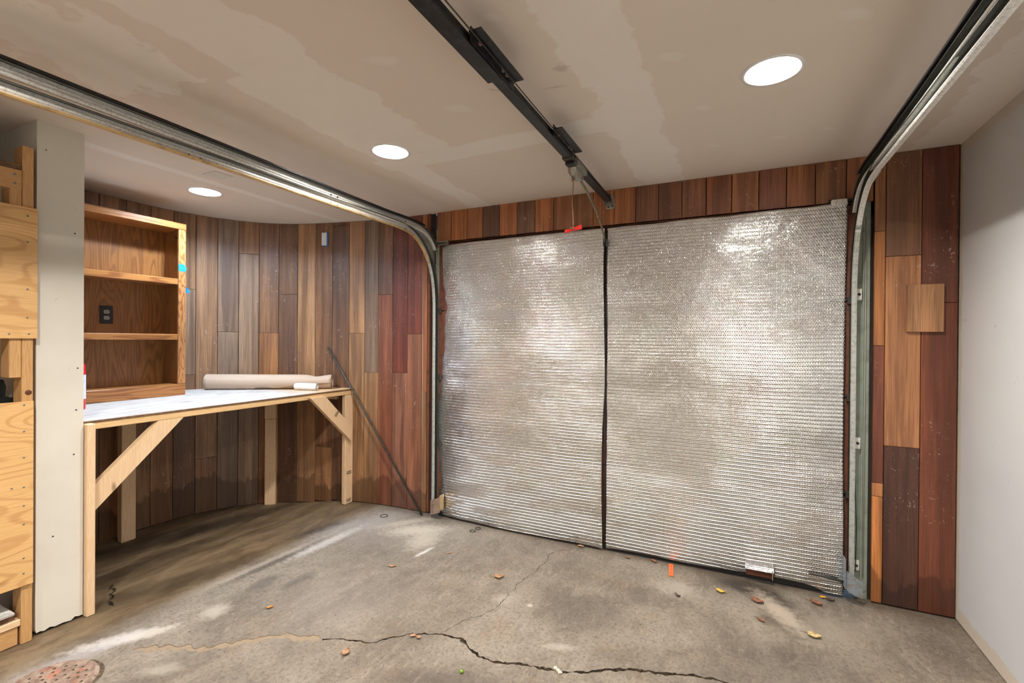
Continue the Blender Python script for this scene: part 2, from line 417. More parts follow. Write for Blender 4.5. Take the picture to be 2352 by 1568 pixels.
M_peagreen = plain('green_glassy_plastic', (.16, .30, .02), .15)
M_whitepaint = plain('chipped_white_paint', (.62, .62, .60), .6, 0, (.2, .15, .1), 12, .7)

# ---------------------------------------------------------------- mesh helpers
def link(name, me, mat, parent=None, origin=None, color=None, smooth=False):
    o = bpy.data.objects.new(name, me); COL.objects.link(o)
    if isinstance(mat, (list, tuple)):
        for q in mat: me.materials.append(q)
    elif mat: me.materials.append(mat)
    if origin is None and len(me.vertices):
        xs = [v.co for v in me.vertices]
        origin = Vector(((min(v.x for v in xs)+max(v.x for v in xs))/2, (min(v.y for v in xs)+max(v.y for v in xs))/2, min(v.z for v in xs)))
    origin = Vector(origin)
    me.transform(Matrix.Translation(-origin)); o.location = origin
    if parent is not None:
        o.parent = parent; o.location = origin - abs_loc(parent)
    if color: o.color = (*color, 1)
    if smooth:
        for f in me.polygons: f.use_smooth = True
    return o
def abs_loc(o):
    v = Vector(o.location)
    while o.parent is not None: o = o.parent; v = v + Vector(o.location)
    return v
def mk(name, verts, faces, mat, parent=None, color=None, smooth=False, origin=None):
    me = bpy.data.meshes.new(name); me.from_pydata([tuple(v) for v in verts], [], faces); me.update()
    return link(name, me, mat, parent, origin, color, smooth)
def from_bm(name, bm, mat, parent=None, color=None, smooth=False, origin=None):
    bmesh.ops.recalc_face_normals(bm, faces=bm.faces)
    me = bpy.data.meshes.new(name); bm.to_mesh(me); bm.free()
    return link(name, me, mat, parent, origin, color, smooth)
def bm_box(bm, x0, x1, y0, y1, z0, z1, bev=0.0):
    vs = [bm.verts.new(v) for v in [(x0,y0,z0),(x1,y0,z0),(x1,y1,z0),(x0,y1,z0),(x0,y0,z1),(x1,y0,z1),(x1,y1,z1),(x0,y1,z1)]]
    fs = [bm.faces.new([vs[i] for i in q]) for q in [(0,3,2,1),(4,5,6,7),(0,1,5,4),(1,2,6,5),(2,3,7,6),(3,0,4,7)]]
    if bev:
        es = list({e for f in fs for e in f.edges})
        bmesh.ops.bevel(bm, geom=es, offset=bev, segments=1, affect='EDGES')
    return bm
def box(name, x0, x1, y0, y1, z0, z1, mat, parent=None, bev=.0015, color=None):
    bm = bmesh.new(); bm_box(bm, min(x0,x1), max(x0,x1), min(y0,y1), max(y0,y1), min(z0,z1), max(z0,z1), bev)
    return from_bm(name, bm, mat, parent, color)
def place_matrix(o, M4, parent):
    # set a world matrix; parents are unrotated empties or things
    if parent is not None:
        M4 = Matrix.Translation(-abs_loc(parent)) @ M4; o.parent = parent
    o.matrix_local = M4 if parent is not None else M4
    if parent is None: o.matrix_world = M4
def beam(name, p0, p1, side, wd, th, mat, parent=None, bev=.003, color=None, cut=None):
    """board from p0 to p1; local z is its length, local x its width along `side`, local y its thickness"""
    p0, p1 = Vector(p0), Vector(p1); zax = (p1-p0).normalized(); L = (p1-p0).length
    xax = (Vector(side) - zax*Vector(side).dot(zax)).normalized(); yax = zax.cross(xax)
    bm = bmesh.new(); bm_box(bm, -wd/2, wd/2, -th/2, th/2, 0, L, bev)
    if cut:   # shear the ends: cut = (dz0 per x, dz1 per x)
        for v in bm.verts:
            k = cut[0] if v.co.z < L/2 else cut[1]
            v.co.z += k*v.co.x
    me = bpy.data.meshes.new(name); bmesh.ops.recalc_face_normals(bm, faces=bm.faces); bm.to_mesh(me); bm.free()
    me.materials.append(mat); o = bpy.data.objects.new(name, me); COL.objects.link(o)
    M4 = Matrix((( xax.x, yax.x, zax.x, p0.x), (xax.y, yax.y, zax.y, p0.y), (xax.z, yax.z, zax.z, p0.z), (0,0,0,1)))
    if parent is not None:
        o.parent = parent; M4 = Matrix.Translation(-abs_loc(parent)) @ M4
    o.matrix_basis = M4
    if color: o.color = (*color, 1)
    return o
def frames(pts):
    pts = [Vector(p) for p in pts]; out = []
    for i, p in enumerate(pts):
        t = (pts[min(i+1, len(pts)-1)] - pts[max(i-1, 0)]).normalized(); out.append((p, t))
    return out
def tube(name, pts, r, mat, parent=None, seg=8, closed=False, smooth=True):
    fr = frames(pts); n = len(fr)
    if closed:
        P = [Vector(p) for p in pts]; fr = [(P[i], (P[(i+1) % n]-P[i-1]).normalized()) for i in range(n)]
    V, F = [], []; ref = Vector((0, 0, 1)) if abs(fr[0][1].z) < .9 else Vector((1, 0, 0))
    for i, (p, t) in enumerate(fr):
        a = t.cross(ref)
        if a.length < 1e-4: a = t.cross(Vector((0, 1, 0)))
        a.normalize(); b = t.cross(a); ref = -b if not closed else ref
        rr = r[i] if isinstance(r, (list, tuple)) else r
        for k in range(seg):
            q = 2*math.pi*k/seg; V.append(p + a*math.cos(q)*rr + b*math.sin(q)*rr)
    for i in range(n if closed else n-1):
        j = (i+1) % n
        for k in range(seg): F.append((i*seg+k, i*seg+(k+1) % seg, j*seg+(k+1) % seg, j*seg+k))
    if not closed: F += [tuple(range(seg))[::-1], tuple((n-1)*seg+k for k in range(seg))]
    return mk(name, V, F, mat, parent, smooth=smooth)
def lathe(name, prof, centre, mat, parent=None, seg=24, axis='z', smooth=True):
    V, F = [], []
    for (r, h) in prof:
        for k in range(seg):
            q = 2*math.pi*k/seg; V.append((r*math.cos(q), r*math.sin(q), h))
    for i in range(len(prof)-1):
        for k in range(seg): F.append((i*seg+k, i*seg+(k+1) % seg, (i+1)*seg+(k+1) % seg, (i+1)*seg+k))
    if axis == 'x': V = [(h, a, b) for a, b, h in V]
    if axis == 'y': V = [(a, h, b) for a, b, h in V]
    c = Vector(centre); V = [Vector(v)+c for v in V]
    return mk(name, V, F, mat, parent, smooth=smooth)
def thing(name, loc, label, cat, group=None):
    o = bpy.data.objects.new(name, None); COL.objects.link(o); o.location = loc; o.empty_display_size = .05
    o['label'] = label; o['category'] = cat
    if group: o['group'] = group
    return o
def tag(o, label, cat, group=None):
    o['label'] = label; o['category'] = cat
    if group: o['group'] = group
    return o
def struct(o): o['kind'] = 'structure'; return o
def prism(name, outline, axis, a0, a1, mat, parent=None, color=None):
    """extrude a 2-D outline; axis 'x': outline=(y,z), 'y': (x,z), 'z': (x,y)"""
    n = len(outline); V = []
    for a in (a0, a1):
        for (p, q) in outline:
            V.append({'x': (a, p, q), 'y': (p, a, q), 'z': (p, q, a)}[axis])
    bm = bmesh.new(); vs = [bm.verts.new(v) for v in V]
    bm.faces.new(vs[:n][::-1]); bm.faces.new(vs[n:])
    for i in range(n): bm.faces.new((vs[i], vs[(i+1) % n], vs[n+(i+1) % n], vs[n+i]))
    return from_bm(name, bm, mat, parent, color)

# ---------------------------------------------------------------- curved alcove wall path
def chaikin(P, k=3):
    P = [Vector((*p, 0)) for p in P]
    for _ in range(k):
        Q = [P[0]]
        for a, b in zip(P[:-1], P[1:]): Q += [a*.75+b*.25, a*.25+b*.75]
        Q.append(P[-1]); P = Q
    return P
CURVE = chaikin([(-4.04,1.0),(-4.055,1.4),(-4.07,1.63),(-4.08,1.8),(-4.09,2.0),(-4.085,2.2),(-4.05,2.38),(-3.98,2.53),(-3.90,2.67),(-3.80,2.79),
                 (-3.67,2.885),(-3.47,2.975),(-3.2,3.04),(-3.03,3.075),(-2.87,3.11),(-2.6,3.14),(-2.3,3.145),(-2.2,3.146)])
CL = [0.0]
for a, b in zip(CURVE[:-1], CURVE[1:]): CL.append(CL[-1]+(b-a).length)
def arc(s):
    for i in range(len(CL)-1):
        if s <= CL[i+1] or i == len(CL)-2:
            t = (s-CL[i])/(CL[i+1]-CL[i]); a, b = CURVE[i], CURVE[i+1]; d = (b-a).normalized()
            return a+(b-a)*t, d, Vector((-d.y, d.x, 0))     # point, tangent, outward normal
def sstep(t): t = max(0, min(1, t)); return t*t*(3-2*t)
def floor_z(x, y): return -.055*sstep((-3.0-x)/.6)*sstep((y-1.0)/.4)

# ---------------------------------------------------------------- floor (with cracks cut into it)
def crack_poly(path, wfun, seed, step=.009, jit=.004):
    R = random.Random(seed); L, Rr = [], []; pts = [Vector((*p, 0)) for p in path]; dense = []
    for a, b in zip(pts[:-1], pts[1:]):
        n = max(1, int((b-a).length/step))
        for i in range(n): dense.append(a+(b-a)*i/n)
    dense.append(pts[-1]); n = len(dense)
    for i, p in enumerate(dense):
        t = (dense[min(i+1, n-1)]-dense[max(0, i-1)]).normalized(); nn = Vector((-t.y, t.x, 0))
        k = (noise.noise(Vector((p.x*18, p.y*18, seed)))+.6*noise.noise(Vector((p.x*60, p.y*60, seed))))*jit*3.0
        w_ = wfun(i/(n-1))*(.75+1.1*noise.noise(Vector((p.x*25, p.y*25, seed+9)))+.5*R.random())/2
        w_ = max(w_, .0006)
        c = p+nn*k
        if i in (0, n-1): w_ = .0004
        L.append(c+nn*w_); Rr.append(c-nn*w_)
    return L, Rr
cracks = [
    ('crack', crack_poly([(-1.75,1.612),(-1.63,1.657),(-1.527,1.689),(-1.458,1.759),(-1.414,1.817),(-1.292,1.877),(-1.159,1.899),(-1.102,1.864),(-1.028,1.834),(-.955,1.822),(-.867,1.859),
      (-.753,1.882),(-.661,1.903),(-.574,1.934),(-.479,2.004),(-.395,2.045),(-.257,2.09),(-.139,2.127),(-.02,2.14),(.15,2.16),(.4,2.1)],
      lambda t: .013 if t > .25 else .008, 1), M_crack, .016),
    ('sand_filled_crack', crack_poly([(-2.45,1.18),(-2.3,1.268),(-2.161,1.32),(-2.061,1.437),(-1.95,1.535),(-1.789,1.596),(-1.757,1.608)], lambda t: .034, 2, .014, .007), M_sand, .003),
    ('crack', crack_poly([(-1.285,1.893),(-1.229,2.013),(-1.133,2.157),(-1.126,2.322),(-1.13,2.474),(-1.082,2.764),(-1.107,2.921),(-1.02,3.03),(-.93,3.09)], lambda t: .0028, 3, .012, .006), M_crack, .01),
    ('crack', crack_poly([(-3.30,1.40),(-3.24,1.44),(-3.17,1.43),(-3.10,1.385),(-3.03,1.345),(-2.95,1.31)], lambda t: .013, 4, .010, .007), M_crack, .018)]
fv, fe = [], []
X0, X1, Y0, Y1 = -4.5, 1.3, YB-.2, 3.6
for i in range(30):
    for j in range(36):
        fv.append(Vector((X0+(X1-X0)*i/29, Y0+(Y1-Y0)*j/35)))
corner = [0, 29*36, 29*36+35, 35]
polys = []
for nm, (L, Rr), mt, dp in cracks:
    loop = L + Rr[::-1]; base = len(fv)
    fv += [Vector((q.x, q.y)) for q in loop]
    fe += [(base+i, base+(i+1) % len(loop)) for i in range(len(loop))]
    polys.append([(q.x, q.y) for q in loop])
def inpoly(x, y, P):
    r = False; j = len(P)-1
    for i in range(len(P)):
        if (P[i][1] > y) != (P[j][1] > y) and x < (P[j][0]-P[i][0])*(y-P[i][1])/(P[j][1]-P[i][1])+P[i][0]: r = not r
        j = i
    return r
ov, oe, of, *_ = delaunay_2d_cdt(fv, fe, [], 0, 1e-5)
boxes = [(min(p[0] for p in P), max(p[0] for p in P), min(p[1] for p in P), max(p[1] for p in P)) for P in polys]
keep = []
for f in of:
    cx = sum(ov[i].x for i in f)/len(f); cyy = sum(ov[i].y for i in f)/len(f)
    ok = True
    for P, (a, b, c_, d_) in zip(polys, boxes):
        if a <= cx <= b and c_ <= cyy <= d_ and inpoly(cx, cyy, P): ok = False; break
    if ok: keep.append(tuple(f))
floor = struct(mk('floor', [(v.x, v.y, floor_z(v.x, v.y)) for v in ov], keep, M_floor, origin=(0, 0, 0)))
for nm, (L, Rr), mt, dp in cracks:
    V = []; n = len(L)
    for a, b in zip(L, Rr):
        z = floor_z(a.x, a.y); V += [(a.x, a.y, z), (a.x, a.y, z-dp), (b.x, b.y, z-dp), (b.x, b.y, z)]
    F = []
    for i in range(n-1):
        for k in range(3): F.append((i*4+k, i*4+k+1, i*4+4+k+1, i*4+4+k))
    mk(nm, V, F, mt, floor)

# ---------------------------------------------------------------- ceiling with holes for the recessed lamps
cv, ce = [Vector((x, y)) for x in (-4.5, -3, -1.5, 0, 1.3) for y in (YB-.2, -1, 1, 2.6, 3.5)], []
RH = .098
for (lx, ly, *_r) in LAMPS:
    b0 = len(cv)
    for k in range(32): cv.append(Vector((lx+RH*math.cos(k*math.pi/16), ly+RH*math.sin(k*math.pi/16))))
    ce += [(b0+k, b0+(k+1) % 32) for k in range(32)]
ov, oe, of, *_ = delaunay_2d_cdt(cv, ce, [], 0, 1e-5)
keep = []
for f in of:
    cx = sum(ov[i].x for i in f)/len(f); cyy = sum(ov[i].y for i in f)/len(f)
    if all((cx-l[0])**2+(cyy-l[1])**2 > (RH*.97)**2 for l in LAMPS): keep.append(tuple(f))
ceiling = struct(mk('ceiling', [(v.x, v.y, H) for v in ov], keep, M_ceil, origin=(0, 0, H)))
# ceiling patch plate in the alcove and step of the older board
box('patch_plate', -3.0, -2.87, 1.80, 1.915, H-.004, H, M_wall_b, ceiling)

# ---------------------------------------------------------------- walls
wf = struct(box('wall_front', -2.20, XR+.1, D+.02, D+.05, 2.12, H+.05, M_back, None, 0))
box('framing', -2.6, -2.235, D+.02, D+.12, -.06, H+.05, M_back, wf, 0)
box('framing', .665, XR+.2, D+.02, D+.12, -.05, H+.05, M_back, wf, 0)
wr = struct(box('wall_right', XR, XR+.12, YB, D+.2, .006, H+.02, M_wall_r, None, 0))
wback = struct(box('wall_back', -4.3, XR+.12, YB-.12, YB, -.02, H+.02, M_wall_w, None, 0))
d2 = struct(box('added_door', -1.10, -.28, YB, YB+.04, .01, 2.05, M_redwood, None, .003))  # unseen door, added behind the camera for a dark band in the foil's reflection
for xx in (-1.0, -.64):
    for z0, z1 in ((.2, .9), (1.05, 1.9)): box('door_panel', xx, xx+.26, YB+.04, YB+.052, z0, z1, M_redwood, d2, .006)
lathe('door_knob', [(.001, .06), (.025, .055), (.028, .03), (.012, .015), (.012, 0)], (-.36, YB+.04, 1.0), M_galv, d2, 16, 'y')
for k, (a, b) in enumerate(((-1.19, -1.105), (-.275, -.19))): struct(box('trim_%d' % (k+6), a, b, YB, YB+.02, 0.0, 2.14, M_redwood, None, .002))  # frame of the added rear door
wl = struct(box('wall_left', -4.25, -4.10, YB, YP0+.1, -.02, H+.02, M_wall_l, None, 0))
# partition wall: end face towards the room, ragged foot
out = [(YP0, H+.01), (YP1, H+.01), (YP1, .012), (1.19, .012), (1.175, .018), (1.16, .006), (1.13, .012), (1.10, .010), (1.08, .018), (1.06, .010), (1.045, .016), (YP0+.004, .014), (YP0, .03)]
wp = struct(prism('wall_partition', out, 'x', -4.12, XP, M_wall_b))
box('footing', -4.1, XP-.02, YP0+.01, YP1-.005, -.02, .03, M_back, wp, 0)
for (yy, zz_) in [(1.060, 2.30), (1.169, 1.926), (1.182, 1.257), (1.177, 1.049), (1.168, .829), (1.09, .45)]:
    lathe('screw', [(.0001, .0015), (.0035, .0015), (.0035, 0)], (XP, yy, zz_), M_blackp if zz_ < 2.2 else M_screw, wp, 10, 'x')

# curved alcove wall
V, F = [], []
for i, c0 in enumerate(CURVE):
    p, d, n_ = arc(CL[i]); q = p + n_*.021
    V += [(q.x, q.y, -.08), (q.x, q.y, H+.03)]
    if i: F.append((2*i-2, 2*i, 2*i+1, 2*i-1))
wa = struct(mk('wall_alcove', V, F, M_back, origin=(-3.9, 2.7, 0)))

T = (.32, .172, .082); TD = (.22, .112, .055); TL = (.345, .195, .10); G = (.29, .168, .092); RB = (.24, .072, .032); RD = (.18, .046, .027); DK = (.16, .082, .045); OR = (.34, .16, .065)
bounds = [.44, .595, .747, .912, 1.075, 1.232, 1.388, 1.544, 1.698, 1.855, 2.017, 2.183, 2.356, 2.523, 2.686, 2.839, 2.974, 3.119, 3.268, 3.412, 3.462]
joints = {5: [(1.81, G), (1.106, DK)], 6: [(.402, TD)], 7: [(1.464, T)], 8: [(2.148, TL)], 9: [(1.46, OR)], 10: [(1.803, TD)], 13: [(2.405, DK)], 12: [(.457, T)],
          14: [(1.461, T)], 15: [(1.125, T)], 16: [(1.79, RB)], 17: [(1.131, RB)], 18: [(1.455, RB)], 19: [(.984, RB)]}
cols = [T, TD, T, G, T, G, G, (.27,.18,.125), T, TD, TD, TL, TD, DK, TL, (.25,.17,.12), (.21,.105,.06), RD, RD, (.3,.12,.05)]
alt = {6: TD, 7: (.24,.165,.115), 8: (.29,.195,.13), 9: OR, 10: DK, 13: DK, 14: (.32,.18,.09), 15: (.32,.18,.09), 16: (.27,.10,.055), 17: (.26,.12,.08), 18: (.28,.12,.07), 5: (.25,.17,.115)}
for i in range(len(bounds)-1):
    s0, s1 = bounds[i], bounds[i+1]
    p0, d0, n0 = arc(s0+.0015); p1, d1, n1 = arc(s1-.0015)
    mid = (p0+p1)/2; sd = (p1-p0).normalized(); nn = Vector((-sd.y, sd.x, 0)); wd = (p1-p0).length
    zs = [H-.002]+[j[0] for j in joints.get(i, [])]+[floor_z(mid.x, mid.y)+.004]
    cc = [cols[i]]+[alt.get(i, T) if k == 0 else DK for k in range(len(zs)-2)]
    for k in range(len(zs)-1):
        prd = random.uniform(-.0012, .0012)
        a = mid+nn*(.009+prd)
        v = random.uniform(.9, 1.1)
        beam('plank', (a.x, a.y, zs[k+1]+.001), (a.x, a.y, zs[k]-.001), sd, wd, .018, M_plank, wa, .0015, color=tuple(q*v for q in cc[k]))

# boards of the header above the door
xb = [-2.175, -2.041, -1.897, -1.758, -1.612, -1.468, -1.323, -1.181, -1.035, -.892, -.748, -.604, -.46, -.317, -.175, -.031, .114, .257, .398, .544, .668]
O_ = (.42, .165, .06); M1 = (.33, .135, .055); D1 = (.15, .07, .045); M2 = (.26, .10, .045)
hc = [M1, O_, M1, D1, O_, (.17,.085,.05), O_, M1, (.28,.125,.055), O_, O_, (.20,.085,.045), (.19,.075,.04), (.27,.115,.06), (.26,.095,.045), (.36,.15,.07), (.2,.075,.045), (.30,.12,.05), (.29,.13,.06), (.31,.12,.05)]
for i in range(20):
    xm = (xb[i]+xb[i+1])/2
    beam('plank', (xm, D-.007, 2.185), (xm, D-.007, H-.001), (1, 0, 0), xb[i+1]-xb[i]-.004, .018, M_plank_right, wf, .0015, color=hc[i])
# boards of the panel right of the door
def rp(x0, x1, z0, z1, col, th=.018):
    xm = (x0+x1)/2
    beam('plank', (xm, D-.007-(th-.018)/2, z0+.001), (xm, D-.007-(th-.018)/2, z1-.001), (1, 0, 0), x1-x0-.003, th, M_plank_right, wf, .0015, color=col)
rp(.672, .722, 2.016, H, (.36,.16,.06)); rp(.672, .722, 1.398, 2.016, (.46,.19,.06)); rp(.672, .722, .655, 1.398, (.17,.05,.025))
rp(.672, .722, .582, .655, (.40,.17,.07)); rp(.672, .722, .008, .582, (.50,.20,.06))
rp(.722, .874, 1.877, H, (.30,.15,.075)); rp(.722, .874, .86, 1.877, (.42,.20,.09)); rp(.722, .874, .008, .86, (.085,.032,.019))
rp(.874, 1.022, 1.624, H, (.17,.055,.03)); rp(.874, 1.022, .008, 1.624, (.19,.056,.024))

# ---------------------------------------------------------------- green jambs, door, foil
for i, (a, b) in enumerate([(-2.235, -2.16), (.600, .662)]):
    t = struct(box('trim_%d' % (i+1), a, b, D+.012, D+.04, 0.0, 2.30, M_green, None, .002))
    box('stop_bead', (a+b)/2-.004, (a+b)/2+.004, D+.006, D+.012, .01, 2.18, M_green, t, .001)
t = struct(box('trim_3', -2.262, -2.240, D-.018, D+.03, .01, 2.43, M_redwood, None, .002))

door = struct(box('door_1', -2.155, .590, D-.012, D+.03, .04, .56, M_redwood, None, .003))
for k in range(1, 4):
    box('door_section', -2.155, .590, D-.012, D+.03, .04+k*.535, .04+(k+1)*.535-.006, M_redwood, door, .003)
box('light_block', -2.155, .590, D+.026, D+.034, .03, 2.19, M_redwood, door, 0)  # unseen board added to stop daylight leaking between the door sections
box('top_rail', -2.15, .590, D-.016, D+.03, 2.182, 2.196, M_redwood, door, .002)
box('bottom_seal', -2.15, .455, D-.018, D+.026, .006, .04, M_rubber, door, .004)
for k in range(3):
    z = .04+.535*(k+1)
    for sgn, xx in ((1, -2.148), (-1, .552)):
        box('hinge_tab', xx, xx+.022*1, D-.03, D-.012, z-.02, z+.02, M_dark, door, .002)
box('corner_bracket', -2.15, -2.06, D-.035, D-.012, 2.165, 2.195, M_galv, door, .002)
tube('roller_stem', [(.60, D-.03, 2.20), (.46, D-.03, 2.20)], .008, M_dark, door)
box('corner_bracket', .47, .545, D-.045, D-.012, 2.175, 2.205, M_galv_w, door, .003)
tube('roller_stem', [(-2.16, D-.03, 2.178), (-2.05, D-.03, 2.178)], .008, M_dark, door)
tube('bottom_rod', [(.38, D-.055, .115), (.45, D-.05, .112), (.548, D-.045, .10)], [.008, .009, .008], M_dark, door)

def sheet(name, xl, xr, zb, zt, seed, label, holes=None, notch=None):
    NX, NZ = 150, 240
    V = []; F = []
    for j in range(NZ+1):
        v = j/NZ
        for i in range(NX+1):
            u = i/NX
            z0 = zb(u); z1 = zt(u); z = z0+(z1-z0)*v
            x = xl(z)+(xr(z)-xl(z))*u
            q = Vector((x*1.6, z*2.2, seed))
            y = .010*noise.noise(q)+.005*noise.noise(q*2.7)+.0022*noise.noise(q*7.5)
            # sections of the door push the sheet out, joints pull it back
            y -= .006*abs(math.sin(math.pi*(z-.04)/.535))**.6
            if seed < 2: y += .030*math.exp(-(x+2.15)/.16)-.010*sstep((x+2.14)/.3)
            # edge curl
            e = min(u, 1-u)
            y -= .008*math.exp(-e*55)*noise.noise(Vector((seed*3, z*2.1, 0)))
            # creases near rows of staples at the top and bottom
            for zc in (z1-.03, z0+.05):
                y -= .004*math.exp(-((z-zc)/.02)**2)*abs(noise.noise(Vector((x*14, zc*5, seed))))
            V.append((x, D-.030+y, z))
    for j in range(NZ):
        for i in range(NX):
            a = j*(NX+1)+i
            vx, _, vz = V[a]
            if notch and notch[0] < vx < notch[1] and vz < notch[2]: continue
            F.append((a, a+1, a+NX+2, a+NX+1))
    o = mk(name, V, F, M_foil, smooth=True)
    so = o.modifiers.new('thickness', 'SOLIDIFY'); so.thickness = .004; so.offset = 1
    return tag(o, label, 'insulation')
s1 = sheet('insulation_sheet', lambda z: -2.136-.018*math.sin(z*2.1+.3)+.010*math.sin(z*5.0)-.025*sstep((.35-z)/.3)*0,
      lambda z: -.800-.006*math.sin(z*4.2)-.010*math.exp(-((z-.75)/.3)**2), lambda u: .014+.004*math.sin(u*9), lambda u: 2.163+.006*u,
      1.3, 'narrower left sheet of silver bubble foil insulation on the garage door')
s2 = sheet('insulation_sheet', lambda z: -.786+.004*math.sin(z*5.0+1)+.008*math.exp(-((z-.75)/.3)**2),
      lambda z: .546+.004*math.sin(z*3)-.010*math.exp(-((z-.8)/.5)**2), lambda u: .018+.030*u+.006*math.sin(u*11)-.028*sstep((u-.86)/.1),
      lambda u: 2.170+.014*u+.002*math.sin(u*20), 7.7, 'wider right sheet of silver bubble foil insulation on the garage door', notch=(.062, .205, .100))
# foil folded over the lift handle low on the right sheet, dark rusty pocket beneath it
ov_ = prism('folded_flap', [(D-.034, .122), (D-.070, .100), (D-.078, .082), (D-.070, .080), (D-.040, .106)], 'x', .060, .208, M_foil, s2)
pr = box('handle_pocket', .064, .203, D-.034, D-.028, .030, .105, M_redwood, s2, .001)
box('side_flap', .199, .204, D-.078, D-.040, .040, .094, M_rust, s2, .001)
M_tear = M_rubber
tube('seam_strap', [(-.794, D-.034, z) for z in [2.16-.05*i for i in range(43)]], .0045, M_rubber, s1, 6)

# ---------------------------------------------------------------- tracks
def smooth_path(P, k=2):
    P = [Vector(p) for p in P]
    for _ in range(k):
        Q = [P[0]]
        for a, b in zip(P[:-1], P[1:]): Q += [a*.75+b*.25, a*.25+b*.75]
        Q.append(P[-1]); P = Q
    return P
def sweep(name, path, prof, sgn, xweb, mat, parent, thick=.0022):
    """path in the YZ plane; prof points (a towards the door centre, b across the path)"""
    P = [Vector((0, p[0], p[1])) for p in path]; V, F = [], []; n = len(prof)
    for i, p in enumerate(P):
        t = (P[min(i+1, len(P)-1)]-P[max(i-1, 0)]).normalized(); b = Vector((0, -t.z, t.y))   # left normal: up for a horizontal run
        for (a_, b_) in prof: V.append(Vector((xweb+sgn*a_, 0, 0))+p+b*b_)
    for i in range(len(P)-1):
        for k in range(n-1): F.append((i*n+k, i*n+k+1, (i+1)*n+k+1, (i+1)*n+k))
    o = mk(name, V, F, mat, parent, smooth=False)
    s_ = o.modifiers.new('sheet', 'SOLIDIFY'); s_.thickness = thick; s_.offset = 0
    return o
WEB = [(0, -.024), (0, -.008), (.004, -.003), (.004, .003), (0, .008), (0, .020)]
BOT = [(.0, -.0245), (.010, -.0262), (.019, -.0260), (.023, -.022), (.022, -.0185)]
TOP = [(0, .0215), (.008, .0225), (.022, .0225), (.0235, .019), (.0225, .016)]
p_low = smooth_path([(YB+.3, 2.227, 0), (1.0, 2.227, 0), (2.5, 2.227, 0), (2.70, 2.227, 0), (2.82, 2.212, 0), (2.92, 2.158, 0), (3.00, 2.085, 0), (3.06, 1.995, 0), (3.10, 1.88, 0), (3.12, 1.74, 0), (3.122, 1.60, 0), (3.122, 1.0, 0), (3.122, .05, 0)], 3)
p_low = [(v.x, v.y) for v in p_low]
p_up = smooth_path([(YB+.3, 2.315, 0), (1.0, 2.291, 0), (2.5, 2.262, 0), (2.75, 2.268, 0), (2.90, 2.262, 0), (3.00, 2.238, 0), (3.075, 2.19, 0), (3.118, 2.135, 0)], 3)
p_up = [(v.x, v.y) for v in p_up]
def track(side):
    L = side == 'left'
    xw, sg = (-2.178, 1) if L else (.588, -1)
    t = thing('door_track', (xw, 3.12, 0), 'galvanised double door track with rusty rim along the left, over the workbench side' if L else
              'galvanised double door track bending down in front of the green jamb on the right', 'track', 'overhead door tracks')
    for nm, pth in (('lower', p_low), ('upper', p_up)):
        sweep(nm+'_web', [q for q in pth if q[1] > 2.0], WEB, sg, xw, M_galv_w if L else M_galv_g, t)
        if nm == 'lower': sweep(nm+'_web', [q for q in pth if q[1] <= 2.05], WEB, sg, xw, M_galv_g, t)
        sweep(nm+'_top_flange', pth, TOP, sg, xw, M_galv_d, t)
        if nm == 'lower':
            sweep(nm+'_bottom_flange', [q for q in pth if q[1] > 2.0], BOT, sg, xw, M_rustlip if L else M_galv_w, t)
            sweep(nm+'_bottom_flange', [q for q in pth if q[1] <= 2.05], BOT, sg, xw, M_galv_v, t)
        else: sweep(nm+'_bottom_flange', pth, BOT, sg, xw, M_galv_w, t)
    # top angle bolted over the upper channel
    ang = [(y, z+.026) for (y, z) in p_up if y < 2.95]
    sweep('top_angle', ang, [(-.006, .012), (-.006, .004), (.034, .004), (.034, -.004)], sg, xw, M_black, t)
    # gusset plate between the channels at the bend
    g = [(2.70, 2.245), (2.86, 2.232), (2.95, 2.175), (3.03, 2.10), (3.085, 2.01), (3.118, 1.99), (3.125, 2.13), (3.05, 2.20), (2.95, 2.24)]
    prism('gusset_plate', g, 'x', xw-.004 if L else xw+.001, xw-.001 if L else xw+.004, M_galv, t)
    # bolts
    for yy in ((2.05, 2.10, 1.25, 1.30, 2.74) if L else (2.5, 1.9)):
        for zz_ in (2.266, 2.214):
            lathe('bolt', [(.0001, .005), (.006, .004), (.007, 0)], (xw+sg*.001-(0 if L else .005), yy, zz_), M_dark, t, 8, 'x')
    # plates on the jamb
    bx = (-2.235, -2.205) if L else (.588, .621)
    for z0, z1 in (() if L else ((1.647, 1.71), (.829, .892), (.16, .215))):
        pl_ = box('wall_bracket', bx[0], bx[1], D-.012, D+.012, z0, z1, M_galv_w, t, .002)
        lathe('bolt', [(.0001, -.006), (.007, -.004), (.008, 0)], ((bx[0]+bx[1])/2+.004, D-.012, (z0+z1)/2), M_dark, pl_, 8, 'y')
    # lift cable
    cx = -2.285 if L else .640
    tube('lift_cable', [(cx, D-.03 if L else D+.002, .12), (cx-(.02 if L else -.0), D-.03 if L else D+.002, 2.10)], .0022, M_cord, t, 6)
    return t
tl = track('left'); tr = track('right')
